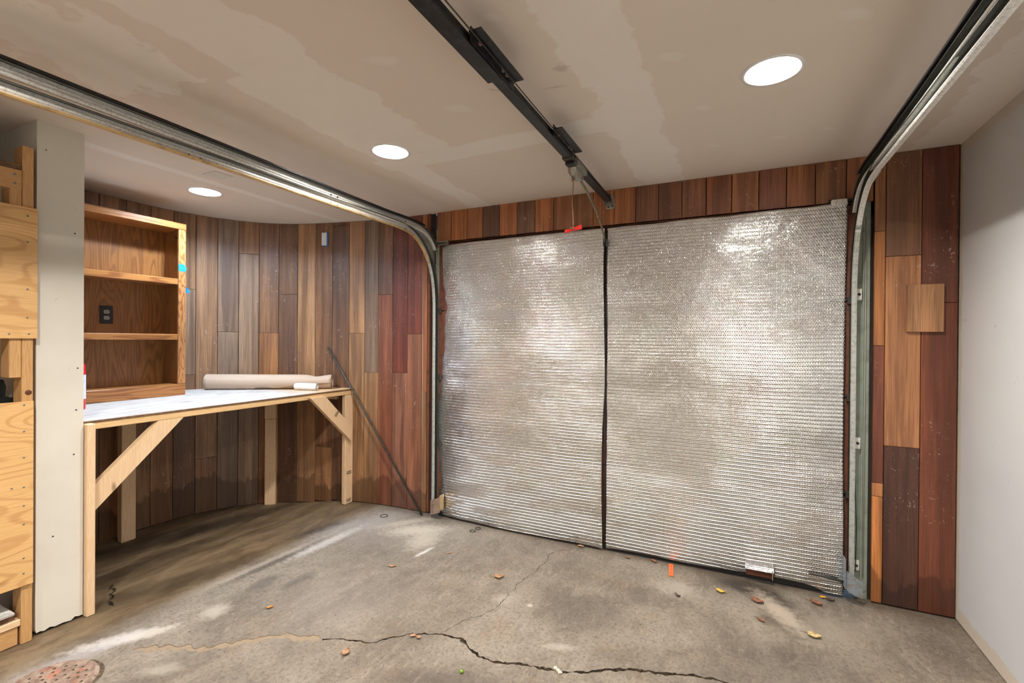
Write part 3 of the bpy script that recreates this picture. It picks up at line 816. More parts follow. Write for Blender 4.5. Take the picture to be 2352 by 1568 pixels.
# kinked guard plates at the feet of the tracks
def guard(x0, x1, z, mat, lab, tl_):
    V = [(x0, D-.075, z[0]), (x1, D-.095, z[1]), (x1, D-.095, z[2]), (x0, D-.075, z[3]),
         (x0, D-.073, z[0]), (x1, D-.093, z[1]), (x1, D-.093, z[2]), (x0, D-.073, z[3]),
         ((x0+x1)/2, D-.098, (z[0]+z[1])/2), ((x0+x1)/2, D-.098, (z[2]+z[3])/2), ((x0+x1)/2, D-.096, (z[0]+z[1])/2), ((x0+x1)/2, D-.096, (z[2]+z[3])/2)]
    F = [(0,8,9,3),(8,1,2,9),(4,7,11,10),(10,11,6,5),(3,9,11,7),(9,2,6,11),(0,4,10,8),(8,10,5,1),(0,3,7,4),(1,5,6,2)]
    o = mk('guard_plate', V, F, mat, tl_); o['label'] = lab
guard(-2.180, -2.080, (.020, .060, .180, .135), M_rust, 'rusty brown guard plate', tl)
guard(.545, .620, (.075, .045, .135, .180), M_bluest, 'bluish steel guard plate', tr)
box('guard_web', -2.085, -2.080, D-.09, D-.035, .07, .19, M_rustlip, tl, .001)
box('guard_web', .543, .547, D-.09, D-.035, .08, .24, M_bluest, tr, .001)
prism('flag_bracket', [(.600, 2.20), (.655, 2.365), (.692, 2.330), (.640, 2.25)], 'y', D-.05, D-.046, M_galv_w, tr)
lathe('bolt', [(.0001, -.004), (.006, -.003), (.007, 0)], (.668, D-.05, 2.335), M_rust, tr, 8, 'y')
tube('hook_ring', [(.634+.010*math.cos(a*math.pi/5), D-.06, .085+.014*math.sin(a*math.pi/5)) for a in range(10)], .002, M_galv, tr, 6, closed=True)
tube('sensor_wire', [(.602, D-.02, .16), (.604, D-.025, .40), (.598, D-.02, .62), (.590, D-.02, .80)], .002, M_rubber, tr, 6)

# ---------------------------------------------------------------- opener rail
rail = thing('opener_rail', (-.772, D, 2.33), 'long black opener rail running under the ceiling to the header above the door', 'rail')
def railbar(name, y0, y1, hw, zb, zt, mat):
    xm = -.772
    out = [(xm-hw, zb), (xm+hw, zb), (xm+hw, zb+.006), (xm+.008, zb+.010), (xm+.006, zt-.006), (xm+.014, zt), (xm-.014, zt), (xm-.006, zt-.006), (xm-.008, zb+.010), (xm-hw, zb+.006)]
    return prism(name, out, 'y', y0, y1, mat, rail)
railbar('rail_section', YB+.4, 1.462, .027, 2.320, 2.368, M_black)
railbar('rail_section', 1.470, D-.09, .0205, 2.332, 2.368, M_black)
for y0, y1 in ((1.235, 1.548), (1.965, 2.262)):
    b_ = box('splice_plate', -.745, -.700, y0, y1, 2.352, 2.358, M_black, rail, .001)
    box('splice_web', -.752, -.747, y0+.02, y1+.02, 2.335, 2.385, M_black, rail, .001)
    for yy in (y0+.06, y1-.09, y1-.06):
        lathe('bolt', [(.0001, -.008), (.006, -.007), (.007, 0)], (-.738, yy, 2.352), M_rust, rail, 8)
tube('chain', [(-.722, YB+.4, 2.345), (-.728, 1.2, 2.345), (-.738, 2.4, 2.345), (-.755, D-.06, 2.350)], .0025, M_dark, rail, 6)
box('rail_end_cap', -.80, -.745, 2.245, 2.275, 2.325, 2.37, M_dark, rail, .002)
# header bracket with pulley
hb = box('header_bracket', -.800, -.742, D-.026, D-.018, 2.300, 2.385, M_galv, rail, .003)
box('bracket_cheek', -.802, -.796, D-.10, D-.02, 2.325, 2.385, M_galv, rail, .002)
box('bracket_cheek', -.746, -.740, D-.10, D-.02, 2.325, 2.385, M_galv, rail, .002)
lathe('pulley', [(.001, -.010), (.024, -.010), (.018, 0), (.024, .010), (.001, .010)], (-.771, D-.075, 2.355), M_dark, rail, 16, 'x')
for xx, zz_ in ((-.785, 2.313), (-.757, 2.318)):
    lathe('bolt', [(.0001, -.005), (.006, -.004), (.007, 0)], (xx, D-.026, zz_), M_dark, hb, 8, 'y')
# trolley and arm
tro = thing('opener_trolley', (-.772, 2.40, 2.30), 'grimy metal trolley clamped on the black rail, with long curved arm down to the door', 'trolley')
prism('carriage', [(-.800, 2.318), (-.744, 2.318), (-.744, 2.352), (-.752, 2.358), (-.792, 2.358), (-.800, 2.350)], 'y', 2.33, 2.50, M_galv, tro)
prism('slide_shoe', [(2.33, 2.318), (2.47, 2.318), (2.47, 2.288), (2.44, 2.272), (2.36, 2.28)], 'x', -.790, -.756, M_galv, tro)
box('front_stop', -.797, -.747, 2.28, 2.325, 2.308, 2.345, M_blackp, tro, .004)
lathe('pivot_bolt', [(.0001, -.022), (.010, -.022), (.010, .022), (.0001, .022)], (-.773, 2.45, 2.288), M_rust, tro, 10, 'x')
tube('release_lever', [(-.786, 2.30, 2.330), (-.795, 2.34, 2.292), (-.788, 2.385, 2.275)], .005, M_rust, tro, 6)
arm_pts = [(-.772, 2.45, 2.288), (-.775, 2.62, 2.262), (-.778, 2.78, 2.222), (-.783, 2.93, 2.165), (-.789, 3.04, 2.105), (-.793, 3.085, 2.07)]
V, F = [], []
fr = frames(smooth_path(arm_pts, 2))
for p, t_ in fr:
    b_ = Vector((1, 0, 0)); c_ = t_.cross(b_)
    for (q, r_) in ((-.011, -.003), (.011, -.003), (.011, .003), (-.011, .003)): V.append(p+c_*q*.9+b_*r_)
for i in range(len(fr)-1):
    for k in range(4): F.append((i*4+k, i*4+(k+1) % 4, i*4+4+(k+1) % 4, i*4+4+k))
F += [(3, 2, 1, 0), tuple(len(V)-4+k for k in range(4))]
mk('arm', V, F, plain('greyed_brass_steel', (.33, .30, .22), .5, .55, (.15, .12, .08), 40, .8), tro)
box('door_clevis', -.803, -.783, D-.085, D-.032, 2.045, 2.095, M_blackp, tro, .003)
# emergency release cord with red handle, hangs from the trolley
rel = thing('release_cord', (-.790, 2.39, 2.0), 'pinkish emergency release cord with a red plastic toggle handle hanging above the door', 'cord')
def rib(a): return -.788+.002*math.sin(a*9), 2.385+.002*math.cos(a*7)
tube('cord', [(*rib(i/14), 2.275-.262*i/14) for i in range(15)], [.0028 if i < 8 else .0036 for i in range(15)], M_rope, rel, 7)
kn = [(-.788+.011*math.cos(a*.9), 2.378+.011*math.sin(a*.9), 2.010+.0035*math.sin(a*2.3)-.0005*a) for a in range(16)]
tube('knot', kn, .0034, M_rope, rel, 6)
kn = [(-.792+.007*math.cos(a*.9), 2.40+.006*math.sin(a*1.1), 2.285-.002*a+.003*math.sin(a*2.3)) for a in range(12)]
tube('knot', kn, .003, M_rope, rel, 6)
hpts = [(-.828, 1.992, .009), (-.812, 1.994, .0095), (-.796, 1.997, .007), (-.786, 1.999, .0065), (-.772, 2.002, .0085), (-.748, 2.007, .0115), (-.736, 2.009, .011)]
V, F = [], []
for x, z, r_ in hpts:
    for (q, s_) in ((-1, -1), (1, -1), (1, 1), (-1, 1)): V.append((x, 2.378+q*.006, z+s_*r_))
for i in range(len(hpts)-1):
    for k in range(4): F.append((i*4+k, i*4+(k+1) % 4, i*4+4+(k+1) % 4, i*4+4+k))
F += [(3, 2, 1, 0), tuple(len(V)-4+k for k in range(4))]
ho = mk('toggle_handle', V, F, M_red, rel)
bv = ho.modifiers.new('round', 'BEVEL'); bv.width = .002; bv.segments = 2

# ---------------------------------------------------------------- recessed lamps
def emat(name, colr, strength):
    M = Mat(name); M.set('Base Color', (1, 1, 1)); M.b.inputs['Emission Color'].default_value = (*colr, 1)
    M.b.inputs['Emission Strength'].default_value = strength; return M.m
for i, (lx, ly, colr, pw, lab) in enumerate(LAMPS):
    t = thing('ceiling_light', (lx, ly, H), lab, 'ceiling light', 'recessed ceiling lights')
    lathe('trim_ring', [(RH+.008, .001), (RH+.007, -.004), (RH-.004, -.005), (RH-.008, 0), (RH-.010, .002)], (lx, ly, H), M_can, t, 40)
    lathe('reflector', [(RH-.008, 0), (RH-.012, .03), (RH-.022, .06), (.055, .085), (.0001, .088)], (lx, ly, H), M_can, t, 40)
    Rb = .060
    area = math.pi*Rb*Rb
    lathe('bulb', [(.0001, .022), (.020, .0235), (.040, .029), (.054, .040), (Rb, .052), (.052, .066)], (lx, ly, H), emat('lit_bulb_%d' % i, colr, pw/(math.pi*area)), t, 20)

# ---------------------------------------------------------------- workbench
wbn = thing('workbench', (-3.0, 2.1, 0), 'built-in lumber workbench with worn painted plywood top fitted to the curved wall', 'workbench')
ZT = .985
outl = [(-2.985, YP1+.004), (-2.985, 3.082)]
ss = 2.84
while ss > .22:
    p, d, n_ = arc(ss); q = p-n_*.003; 
    if q.x < -2.99: outl.append((q.x, q.y))
    ss -= .10
outl.append((-4.045, YP1+.004))
prism('benchtop', outl, 'z', ZT-.012, ZT, [M_top], wbn)
tp = mk('benchtop_edge', [(-2.9845, YP1+.004, ZT-.0125), (-2.9845, 3.082, ZT-.0125), (-2.9845, 3.082, ZT-.003), (-2.9845, YP1+.004, ZT-.003),
      (-2.9865, YP1+.004, ZT-.0125), (-2.9865, 3.082, ZT-.0125), (-2.9865, 3.082, ZT-.003), (-2.9865, YP1+.004, ZT-.003)],
      [(0,1,2,3),(7,6,5,4),(0,4,5,1),(3,2,6,7),(0,3,7,4),(1,5,6,2)], M_plyedge, wbn)
XF = -2.99
beam('apron', (XF-.019, YP1+.045, ZT-.031), (XF-.019, 3.078, ZT-.031), (0, 0, 1), .038, .038, M_apron, wbn)
beam('leg', (-2.985, YP1+.022, 0), (-2.985, YP1+.022, ZT-.013), (1, 0, 0), .089, .036, M_lumber, wbn)
beam('leg', (XF-.022, 3.036, 0), (XF-.022, 3.036, ZT-.051), (0, 1, 0), .089, .038, M_lumber, wbn)
# brace boards
def brace(a, b, c0, c1):
    beam('brace', a, b, (0, 0, 1), .105, .036, M_lumber, wbn, cut=(c0, c1))
# left brace runs from the leg up to the apron; ends cut to fit: built as a prism
prism('brace', [(1.247, .497), (1.247, .632), (1.560, .9345), (1.694, .9345)], 'x', XF-.036, XF, M_lumber, wbn)
prism('brace', [(2.596, .952), (2.742, .952), (3.040, .655), (3.026, .540)], 'x', XF-.002, XF+.034, M_lumber, wbn)
# the far legs stand against the curved wall
beam('leg', (-3.965, 1.862, -.055), (-3.965, 1.862, ZT-.013), (0, 1, 0), .089, .06, M_lumber, wbn)
box('cleat', -4.03, -3.93, 1.835, 1.935, .86, ZT-.013, M_lumber, wbn, .002)
p, d, n_ = arc(1.965)
q = p-n_*.028
beam('leg', (q.x, q.y, -.055), (q.x, q.y, .70), d, .089, .036, M_lumber, wbn)
q2 = p-n_*.030
beam('leg_extension', (q2.x, q2.y, .702), (q2.x, q2.y, ZT-.013), d, .094, .038, M_lumber, wbn)
p, d, n_ = arc(2.60); p2, _, _ = arc(2.30)
beam('ledger', ((p-n_*.025).x, (p-n_*.025).y, ZT-.055), ((p2-n_*.025).x, (p2-n_*.025).y, ZT-.055), (0, 0, 1), .085, .036, M_lumber, wbn)
# mill stamps on the near right leg and brace
def stamp(y, z, w_, h_, parent, x, ang=0.0):
    V, F = [], []
    R = random.Random(int(z*1000)); yy = 0
    rows = [(-.5, -.08), (.08, .5)]
    cells = [(-.5, -.44, -.5, .5)]
    for (r0, r1) in rows:
        c_ = -.38
        while c_ < .46:
            ww = R.uniform(.02, .06); cells.append((c_, c_+ww, r0, r1*(R.choice((1, .8))))); c_ += ww+R.uniform(.015, .03)
    ca, sa = math.cos(ang), math.sin(ang)
    for (a, b, c0, c1) in cells:
        k = len(V)
        for (u, v) in ((a, c0), (b, c0), (b, c1), (a, c1)):
            u, v = u*w_, v*h_
            V.append((x, y+u*ca-v*sa, z+u*sa+v*ca))
        F.append((k, k+1, k+2, k+3))
    o = mk('mill_stamp', V, F, M_blackp, parent); o['kind'] = 'stuff'; return o
XL = XF-.003+.0004
stamp(3.038, .265, .052, .030, wbn, XF-.0026)
stamp(3.036, .030, .052, .026, wbn, XF-.0026)
stamp(2.860, .795, .050, .026, wbn, XF+.0344, .85)

# ---------------------------------------------------------------- bookcase on the bench
bk = thing('bookcase', (-3.83, 1.7, ZT), 'open oak bookcase with two inner shelves standing on the workbench', 'bookcase')
fx = -3.72; bxk = -3.955; yL, yR = 1.27, 2.120
box('side_panel', bxk, fx-.018, yR-.020, yR-.002, ZT+.001, 2.212, M_oak, bk)
box('side_panel', bxk, fx-.018, yL+.002, yL+.020, ZT+.001, 2.212, M_oak, bk)
box('face_stile', fx-.018, fx, yR-.050, yR, 1.070, 2.212, M_oak_edge, bk, .002)
box('face_stile', fx-.018, fx, yL, yL+.050, 1.070, 2.212, M_oak_edge, bk, .002)
box('top_board', bxk, fx+.002, yL, yR+.001, 2.213, 2.258, M_oak_h, bk, .002)
bb = box('back_panel', bxk-.008, bxk, yL, yR, ZT+.001, 2.255, M_oak, bk, 0)
box('bottom_rail', fx-.018, fx, yL, yR, ZT+.001, 1.068, M_oak_h, bk, .002)
box('bottom_shelf', bxk, fx-.018, yL+.02, yR-.02, 1.045, 1.068, M_oak_h, bk)
for z0 in (1.395, 1.803):
    s_ = box('shelf', bxk, fx-.016, yL+.02, yR-.02, z0+.006, z0+.024, M_oak_h, bk)
    box('shelf_nosing', fx-.016, fx-.004, yL+.05, yR-.051, z0, z0+.043, M_oak_h, bk, .003)
lathe('peg', [(.0001, -.012), (.008, -.012), (.008, 0)], (-3.80, yR-.020, 2.16), M_blackp, bk, 10, 'y')
tp = mk('tape_scrap', [(fx+.0008, yR-.052, 1.905), (fx+.0008, yR-.006, 1.900), (fx+.004, yR+.004, 1.930), (fx+.0008, yR-.010, 1.955), (fx+.0008, yR-.052, 1.960)], [(0,1,2,3,4)], M_tape, bk)
tp2 = mk('tape_scrap', [(fx-.002, yR+.0012, 1.745), (fx-.03, yR+.0012, 1.748), (fx-.03, yR+.010, 1.79), (fx+.004, yR+.010, 1.785), (fx+.006, yR+.03, 1.752)], [(0,1,2,3),(0,3,4)], M_tape, bk)
for q in (tp, tp2): q['label'] = 'scrap of blue masking tape'
# outlet
oy, oz = 1.730, 1.567
ol = thing('electrical_outlet', (bxk+.001, oy, oz), 'black duplex outlet plate with grey sockets on the bookcase back', 'outlet')
cp = box('cover_plate', bxk+.001, bxk+.007, oy-.038, oy+.038, oz-.062, oz+.062, M_blackp, ol, .002)
for dz in (-.021, .021):
    r_ = prism('socket', [(oy+.017*math.cos(a*math.pi/8)*1.0, oz+dz+max(-.013, min(.013, .017*math.sin(a*math.pi/8)))) for a in range(16)], 'x', bxk+.007, bxk+.0095, M_greyp, ol)
    for (yy, hh) in ((-.0065, .009), (.0065, .007)):
        box('slot', bxk+.0092, bxk+.0099, oy+yy-.0012, oy+yy+.0012, oz+dz-.001, oz+dz+hh-.001, M_blackp, r_, 0)
    lathe('ground_hole', [(.0001, .0007), (.0026, .0007), (.0026, 0)], (bxk+.0092, oy, oz+dz-.007), M_blackp, r_, 10, 'x')
# switch-like cover on the curved wall
def onwall(s, z, w_, h_, t0, t1, name, mat, parent, bev=.001):
    p, d, n_ = arc(s); a = p-n_*((t0+t1)/2)
    return beam(name, (a.x, a.y, z-h_/2), (a.x, a.y, z+h_/2), d, w_, t1-t0, mat, parent, bev)
p, d, n_ = arc(2.448)
sw = thing('wall_switch', (p.x, p.y, 2.285), 'small white switch plate in a blue box high on the curved wall', 'switch')
onwall(2.449, 2.284, .063, .120, .004, .010, 'box_rim', M_bluep, sw)
onwall(2.446, 2.286, .046, .112, .010, .016, 'switch_strap', M_whitep, sw)
onwall(2.446, 2.286, .030, .066, .016, .019, 'rocker', M_whitep, sw)
onwall(2.446, 2.264, .006, .014, .019, .024, 'toggle', M_whitep, sw)
for dz in (-.047, .047): onwall(2.446, 2.286+dz, .006, .006, .016, .018, 'screw', M_screw, sw)

# ---------------------------------------------------------------- things on and against the bench
# large kraft paper roll, loose sheet end sagging
a0, a1 = Vector((-3.945, 2.415, ZT+.064)), Vector((-3.125, 2.968, ZT+.060))
axd = (a1-a0).normalized(); perp = Vector((axd.y, -axd.x, 0)); upv = Vector((0, 0, 1))
rollt = thing('paper_roll', (-3.6, 2.66, ZT), 'large roll of brown kraft paper lying along the back of the bench', 'paper roll')
V, F = [], []; NL, NS = 60, 36
for i in range(NL+1):
    u = i/NL; c0 = a0.lerp(a1, u); base_r = .0625-.004*u
    for k in range(NS+1):
        a = 2*math.pi*k/NS*1.02
        r_ = base_r*(1+.012*noise.noise(Vector((u*5, math.cos(a)*1.5, math.sin(a)*1.5))))
        # dents near the right end
        dn = math.exp(-((u-.78-.10*math.sin(a*1.0))/.06)**2)*max(0, math.sin(a-.6))
        r_ -= .020*dn
        r_ += .003*max(0, math.sin(u*40+a*4))*max(0, u-.6)
        V.append(c0+perp*math.cos(a)*r_+upv*math.sin(a)*r_)
for i in range(NL):
    for k in range(NS): F.append((i*(NS+1)+k, i*(NS+1)+k+1, (i+1)*(NS+1)+k+1, (i+1)*(NS+1)+k))
mk('outer_wrap', V, F, M_kraft, rollt, smooth=True)
# spiral ends
for (c0, sg) in ((a0, -1), (a1, 1)):
    V, F = [], []
    for k in range(90):
        a = k*2*math.pi/22; r_ = .056*(1-k/110)
        for e in (0, 1): V.append(c0+axd*sg*(-.006 if e else .0)+perp*math.cos(a)*r_+upv*math.sin(a)*r_)
        if k: F.append((2*k-2, 2*k, 2*k+1, 2*k-1))
    o = mk('rolled_end', V, F, M_kraft, rollt); so = o.modifiers.new('t', 'SOLIDIFY'); so.thickness = .0015
    V = [c0+axd*sg*(-.01)]+[c0+axd*sg*(-.01)+perp*math.cos(a*math.pi/12)*.058+upv*math.sin(a*math.pi/12)*.058 for a in range(24)]
    mk('core_face', V, [(0, 1+a, 1+(a+1) % 24) for a in range(24)], M_kraft, rollt)
# free edge of the sheet along the front underside, torn
V, F = [], []
for i in range(41):
    u = i/40; c0 = a0.lerp(a1, u); rr = .0635-.004*u
    lo = -1.15 if u < .38 else (-.75+.15*math.sin(u*31) if u < .66 else -.55+.45*(u-.66)/.34)
    for k in range(8):
        a = lo + (0.55-lo)*k/7
        r_ = rr+.0025+.004*(1-k/7)*(1 if u > .35 else .3)
        V.append(c0+perp*math.cos(a)*r_+upv*math.sin(a)*r_)
for i in range(40):
    for k in range(7): F.append((i*8+k, i*8+k+1, i*8+9+k, i*8+8+k))
o = mk('loose_flap', V, F, M_kraft, rollt, smooth=True); so = o.modifiers.new('t', 'SOLIDIFY'); so.thickness = .001
# small white roll
w0, w1 = Vector((-3.30, 2.745, ZT+.030)), Vector((-3.115, 2.80, ZT+.029))
wr_ = thing('white_roll', (-3.25, 2.82, ZT), 'small white roll of wrapping in front of the kraft paper roll', 'roll')
dr_ = (w1-w0).normalized(); pe = Vector((dr_.y, -dr_.x, 0)); V, F = [], []
for i in range(9):
    u = i/8; c0 = w0.lerp(w1, u); rr = .029*(1-.10*(1 if i in (0, 8) else 0))
    for k in range(20):
        a = k*math.pi/10; r_ = rr*(1+.03*noise.noise(Vector((u*6, math.cos(a)*2, math.sin(a)*2))))
        V.append(c0+pe*math.cos(a)*r_+upv*math.sin(a)*r_)
for i in range(8):
    for k in range(20): F.append((i*20+k, i*20+(k+1) % 20, (i+1)*20+(k+1) % 20, (i+1)*20+k))
F += [tuple(range(20))[::-1]]
mk('wrap', V, F, M_whitep, wr_, smooth=True)
V, F = [], []
for k in range(60):
    a = k*2*math.pi/18; r_ = .026*(1-k/75)
    for e in (0, 1): V.append(w1+dr_*(-.005 if e else .0005)+pe*math.cos(a)*r_+upv*math.sin(a)*r_)
    if k: F.append((2*k-2, 2*k, 2*k+1, 2*k-1))
o = mk('spiral_end', V, F, M_whitep, wr_); so = o.modifiers.new('t', 'SOLIDIFY'); so.thickness = .0012
V = [w1-dr_*.006]+[w1-dr_*.006+pe*math.cos(a*math.pi/10)*.026+upv*math.sin(a*math.pi/10)*.026 for a in range(20)]
mk('end_face', V, [(0, 1+a, 1+(a+1) % 20) for a in range(20)], plain('cream_paper', (.6, .57, .48), .6), wr_)
# red extinguisher mostly hidden behind the partition
ex, ey = -3.50, 1.384
et = thing('fire_extinguisher', (ex, ey, ZT), 'red fire extinguisher with pale label on the bench, half hidden by the partition', 'extinguisher')
lathe('cylinder', [(.0001, 0), (.042, 0), (.045, .006), (.046, .22), (.042, .262), (.028, .288), (.016, .296), (.016, .305)], (ex, ey, ZT), M_redp, et, 28)
lathe('label', [(.0465, .062), (.0466, .205)], (ex, ey, ZT), M_label, et, 28)
lathe('valve', [(.016, .303), (.018, .315), (.018, .34), (.0001, .345)], (ex, ey, ZT), M_dark, et, 14)
beam('lever', (ex, ey, ZT+.345), (ex-.09, ey-.03, ZT+.375), (0, 1, 0), .018, .006, M_blackp, et, .001)
beam('lever', (ex, ey, ZT+.335), (ex-.085, ey-.03, ZT+.325), (0, 1, 0), .018, .006, M_blackp, et, .001)
tube('hose', [(ex+.01, ey-.015, ZT+.33), (ex+.02, ey-.055, ZT+.31), (ex+.01, ey-.062, ZT+.22), (ex, ey-.060, ZT+.10)], .008, M_rubber, et, 8)
# rod leaning in the corner
p, d, n_ = arc(2.490); tp_ = p-n_*.012
rod = tag(tube('metal_rod', [(-2.262, 3.085, .006), (tp_.x+.35*(-2.262-tp_.x), tp_.y+.33*(3.085-tp_.y), 1.335*.66), (tp_.x, tp_.y, 1.335)], .0085, M_dark, None, 10), 'long thin dark metal rod leaning from the floor across the bench corner', 'rod')
# square wooden block on the right panel
bl = tag(beam('wall_block', (.886, D-.027, 1.472), (.886, D-.027, 1.720), (1, 0, 0), .150, .020, M_plank_right, None, .002, color=(.40, .215, .105)), 'square tan wooden block fixed on the dark red boards', 'block')

# ---------------------------------------------------------------- lumber frame at the far left
fr_ = thing('lumber_frame', (-2.99, .7, 0), 'rough lumber shelf frame faced with plywood panels at the far left edge', 'frame')
XO = -2.945
beam('post', (XO-.0445, .991, 0), (XO-.0445, .991, 2.286), (1, 0, 0), .089, .039, M_lumber_o, fr_)
beam('post', (XO-.0445, .30, 0), (XO-.0445, .30, 2.286), (1, 0, 0), .089, .039, M_lumber_o, fr_)
beam('blocking', (XO-.0445, .950, 1.225), (XO-.0445, .950, 2.09), (1, 0, 0), .089, .040, M_lumber_o, fr_)
beam('rail', (XO-.019+.002, .25, 2.125), (XO-.019+.002, .970, 2.125), (0, 0, 1), .089, .038, M_lumber_o, fr_)
box('shelf_board', -4.05, XO-.002, .22, .968, 2.171, 2.196, M_plyedge, fr_)
beam('rail', (XO-.02-.6, .25, 1.07), (XO-.02-.6, .95, 1.07), (0, 0, 1), .089, .038, M_lumber_o, fr_)
up_ = box('plywood_panel', XO, XO+.013, .20, 1.020, 1.404, 2.005, M_ply, fr_, .001)
lo_ = box('plywood_panel', XO, XO+.013, .20, 1.008, .272, 1.116, M_ply, fr_, .001)
box('shelf_board', -4.05, XO-.092, .22, 1.02, 1.060, 1.078, M_ply, fr_)
for (yy, zz_, pn) in [(.985, 1.965, up_), (.985, 1.845, up_), (.985, 1.63, up_), (.985, 1.50, up_), (.99, 1.425, up_), (.925, 1.425, up_), (.975, 1.10, lo_), (.975, .98, lo_), (.975, .86, lo_), (.935, .73, lo_), (.975, .725, lo_), (.975, .64, lo_), (.975, .555, lo_), (.975, .40, lo_), (.975, .33, lo_)]:
    lathe('screw', [(.0001, .002), (.004, .002), (.0045, 0)], (XO+.012, yy, zz_), M_screw, pn, 10, 'x')
for (yy, zz_) in [(.945, 2.145), (.945, 2.105)]:
    lathe('screw', [(.0001, .002), (.005, .002), (.005, 0)], (XO+.002, yy, zz_), M_screw, fr_, 10, 'x')
# knot hole in the post
lathe('knot', [(.0001, .001), (.012, .0012), (.014, 0)], (XO-.001, .994, 1.155), plain('dark_knot', (.10, .03, .012), .4), fr_, 12, 'x')
# wooden block stack under it
bs = thing('timber_block', (-3.05, .7, 0), 'stacked timber offcuts with a white painted board on top, on the floor at far left', 'block')
beam('base_timber', (-3.12, .36, .045), (-3.12, .965, .045), (1, 0, 0), .33, .085, M_lumber_o, bs)
beam('strip', (-2.968, .36, .103), (-2.968, .972, .103), (1, 0, 0), .04, .030, M_lumber, bs)
beam('brown_board', (-3.13, .36, .133), (-3.13, .955, .133), (1, 0, 0), .33, .030, M_plyedge, bs)
beam('painted_board', (-3.12, .36, .155), (-3.12, .950, .155), (1, 0, 0), .36, .014, M_whitepaint, bs)
# black tool on the shelf
to = thing('black_tool', (-3.2, .99, 1.079), 'black plastic tool on the frame shelf, cut by the left edge', 'tool')
box('battery_base', -3.25, -3.12, .90, 1.015, 1.079, 1.118, M_blackp, to, .006)
prism('grip', [(.955, 1.118), (.985, 1.118), (.990, 1.17), (.980, 1.205), (.968, 1.17), (.95, 1.20), (.93, 1.20)], 'x', -3.215, -3.165, M_blackp, to)
box('body', -3.22, -3.16, .82, .965, 1.195, 1.25, M_blackp, to, .01)

# ---------------------------------------------------------------- small things on the floor
for (x, y, r_, lab) in [(-2.524, 2.941, .030, 'largest black rubber ring, on pale stained floor near the rod'),
                        (-1.729, 3.058, .021, 'small black rubber ring of a pair, the one nearer the door'),
                        (-1.742, 3.000, .021, 'small black rubber ring of a pair, the one farther from the door')]:
    tag(tube('rubber_ring', [(x+r_*math.cos(a*math.pi/14), y+r_*.93*math.sin(a*math.pi/14), .003) for a in range(28)], .0024, M_rubber, None, 7, closed=True), lab, 'ring', 'rubber rings on the floor')
def leaf(x, y, L, W, rot, col, lab, curl=.010, stem=True):
    M = Mat('dry_leaf', .6); n = M.noise(M.obj(), 60, 4)
    M.set('Base Color', M.mix(M.step(n, .35, .7), col, tuple(q*.5 for q in col)))
    t = thing('fallen_leaf', (x, y, floor_z(x, y)), lab, 'leaf', 'fallen leaves on the floor')
    V, F = [], []; NU, NV = 10, 6
    ca, sa = math.cos(rot), math.sin(rot)
    R = random.Random(int(abs(x*1000+y*777)))
    ph = R.random()*6
    for i in range(NU+1):
        u = i/NU; hw = W/2*math.sin(math.pi*min(1, u**.8))**.75*(1+.08*math.sin(i*2.7+ph))+.0004
        for k in range(NV+1):
            v = -1+2*k/NV
            lx, ly = (u-.5)*L, hw*v
            z = .0035+curl*(v*v*.7+.5*(2*u-1)**2*(1 if ph > 3 else .4))+.0015*math.sin(lx*200+ph)
            V.append((x+lx*ca-ly*sa, y+lx*sa+ly*ca, floor_z(x, y)+z))
    for i in range(NU):
        for k in range(NV): F.append((i*(NV+1)+k, i*(NV+1)+k+1, (i+1)*(NV+1)+k+1, (i+1)*(NV+1)+k))
    o = mk('blade', V, F, M.m, t, smooth=True); so = o.modifiers.new('t', 'SOLIDIFY'); so.thickness = .0006
    if stem:
        e = Vector((x-L*.5*ca, y-L*.5*sa, floor_z(x, y)+.005)); d = Vector((-ca, -sa, 0))
        tube('stem', [e, e+d*L*.25+Vector((0, 0, .001)), e+d*L*.5+Vector((.004, 0, -.001))], .0009, plain('leaf_stem', (.12, .06, .03), .7), t, 5)
TAN = (.40, .22, .11); BR = (.26, .105, .05); YE = (.62, .40, .06); DB = (.07, .035, .02); PALE = (.62, .45, .20); ORL = (.70, .34, .03)
leaf(-1.261, 2.487, .058, .045, .5, TAN, 'tan leaf alone in the middle of the floor')
leaf(.117, 2.874, .070, .042, -.5, BR, 'broad red brown leaf beside the pale scraped patch', .014)
leaf(.351, 2.66, .062, .046, -.3, PALE, 'pale yellow leaf on the dark oil stain nearest the right wall')
leaf(-.067, 2.896, .055, .030, -.4, YE, 'yellowish brown curled leaf left of the upper dark stain')
leaf(.403, 2.992, .062, .032, -.6, BR, 'brown twisted leaf near the foot of the right track', .018)
leaf(.445, 3.085, .032, .026, -.4, ORL, 'small bright orange leaf by the foot of the right track', .005, False)
leaf(.478, 3.065, .040, .020, .1, DB, 'small dark crumpled leaf touching the bright orange one', .012, False)
leaf(.126, 2.689, .045, .020, -.7, BR, 'narrow brown leaf just left of the lower dark stain')
leaf(-1.571, 1.584, .045, .034, 1.9, TAN, 'tan leaf in front of the main crack')
leaf(-1.375, 1.812, .030, .022, .3, TAN, 'left half of the pair of tan leaf bits lying on the crack', .006, False)
leaf(-1.345, 1.815, .028, .020, 2.4, TAN, 'right half of the pair of tan leaf bits lying on the crack', .006, False)
leaf(-2.189, 1.671, .036, .016, .9, (.55, .22, .04), 'small orange brown leaf on the grey floor near the bench')
leaf(-1.913, 2.313, .052, .022, .5, TAN, 'flat tan leaf midway between the rod and the lone leaf', .004)
leaf(-.463, 3.104, .050, .026, -.7, BR, 'curled brown leaf at the foot of the right foil sheet')
leaf(-.621, 3.079, .036, .020, -.2, BR, 'small brown leaf just right of the foil seam', .005)
leaf(-.947, 3.103, .045, .022, .1, TAN, 'tan leaf against the foot of the left foil sheet')
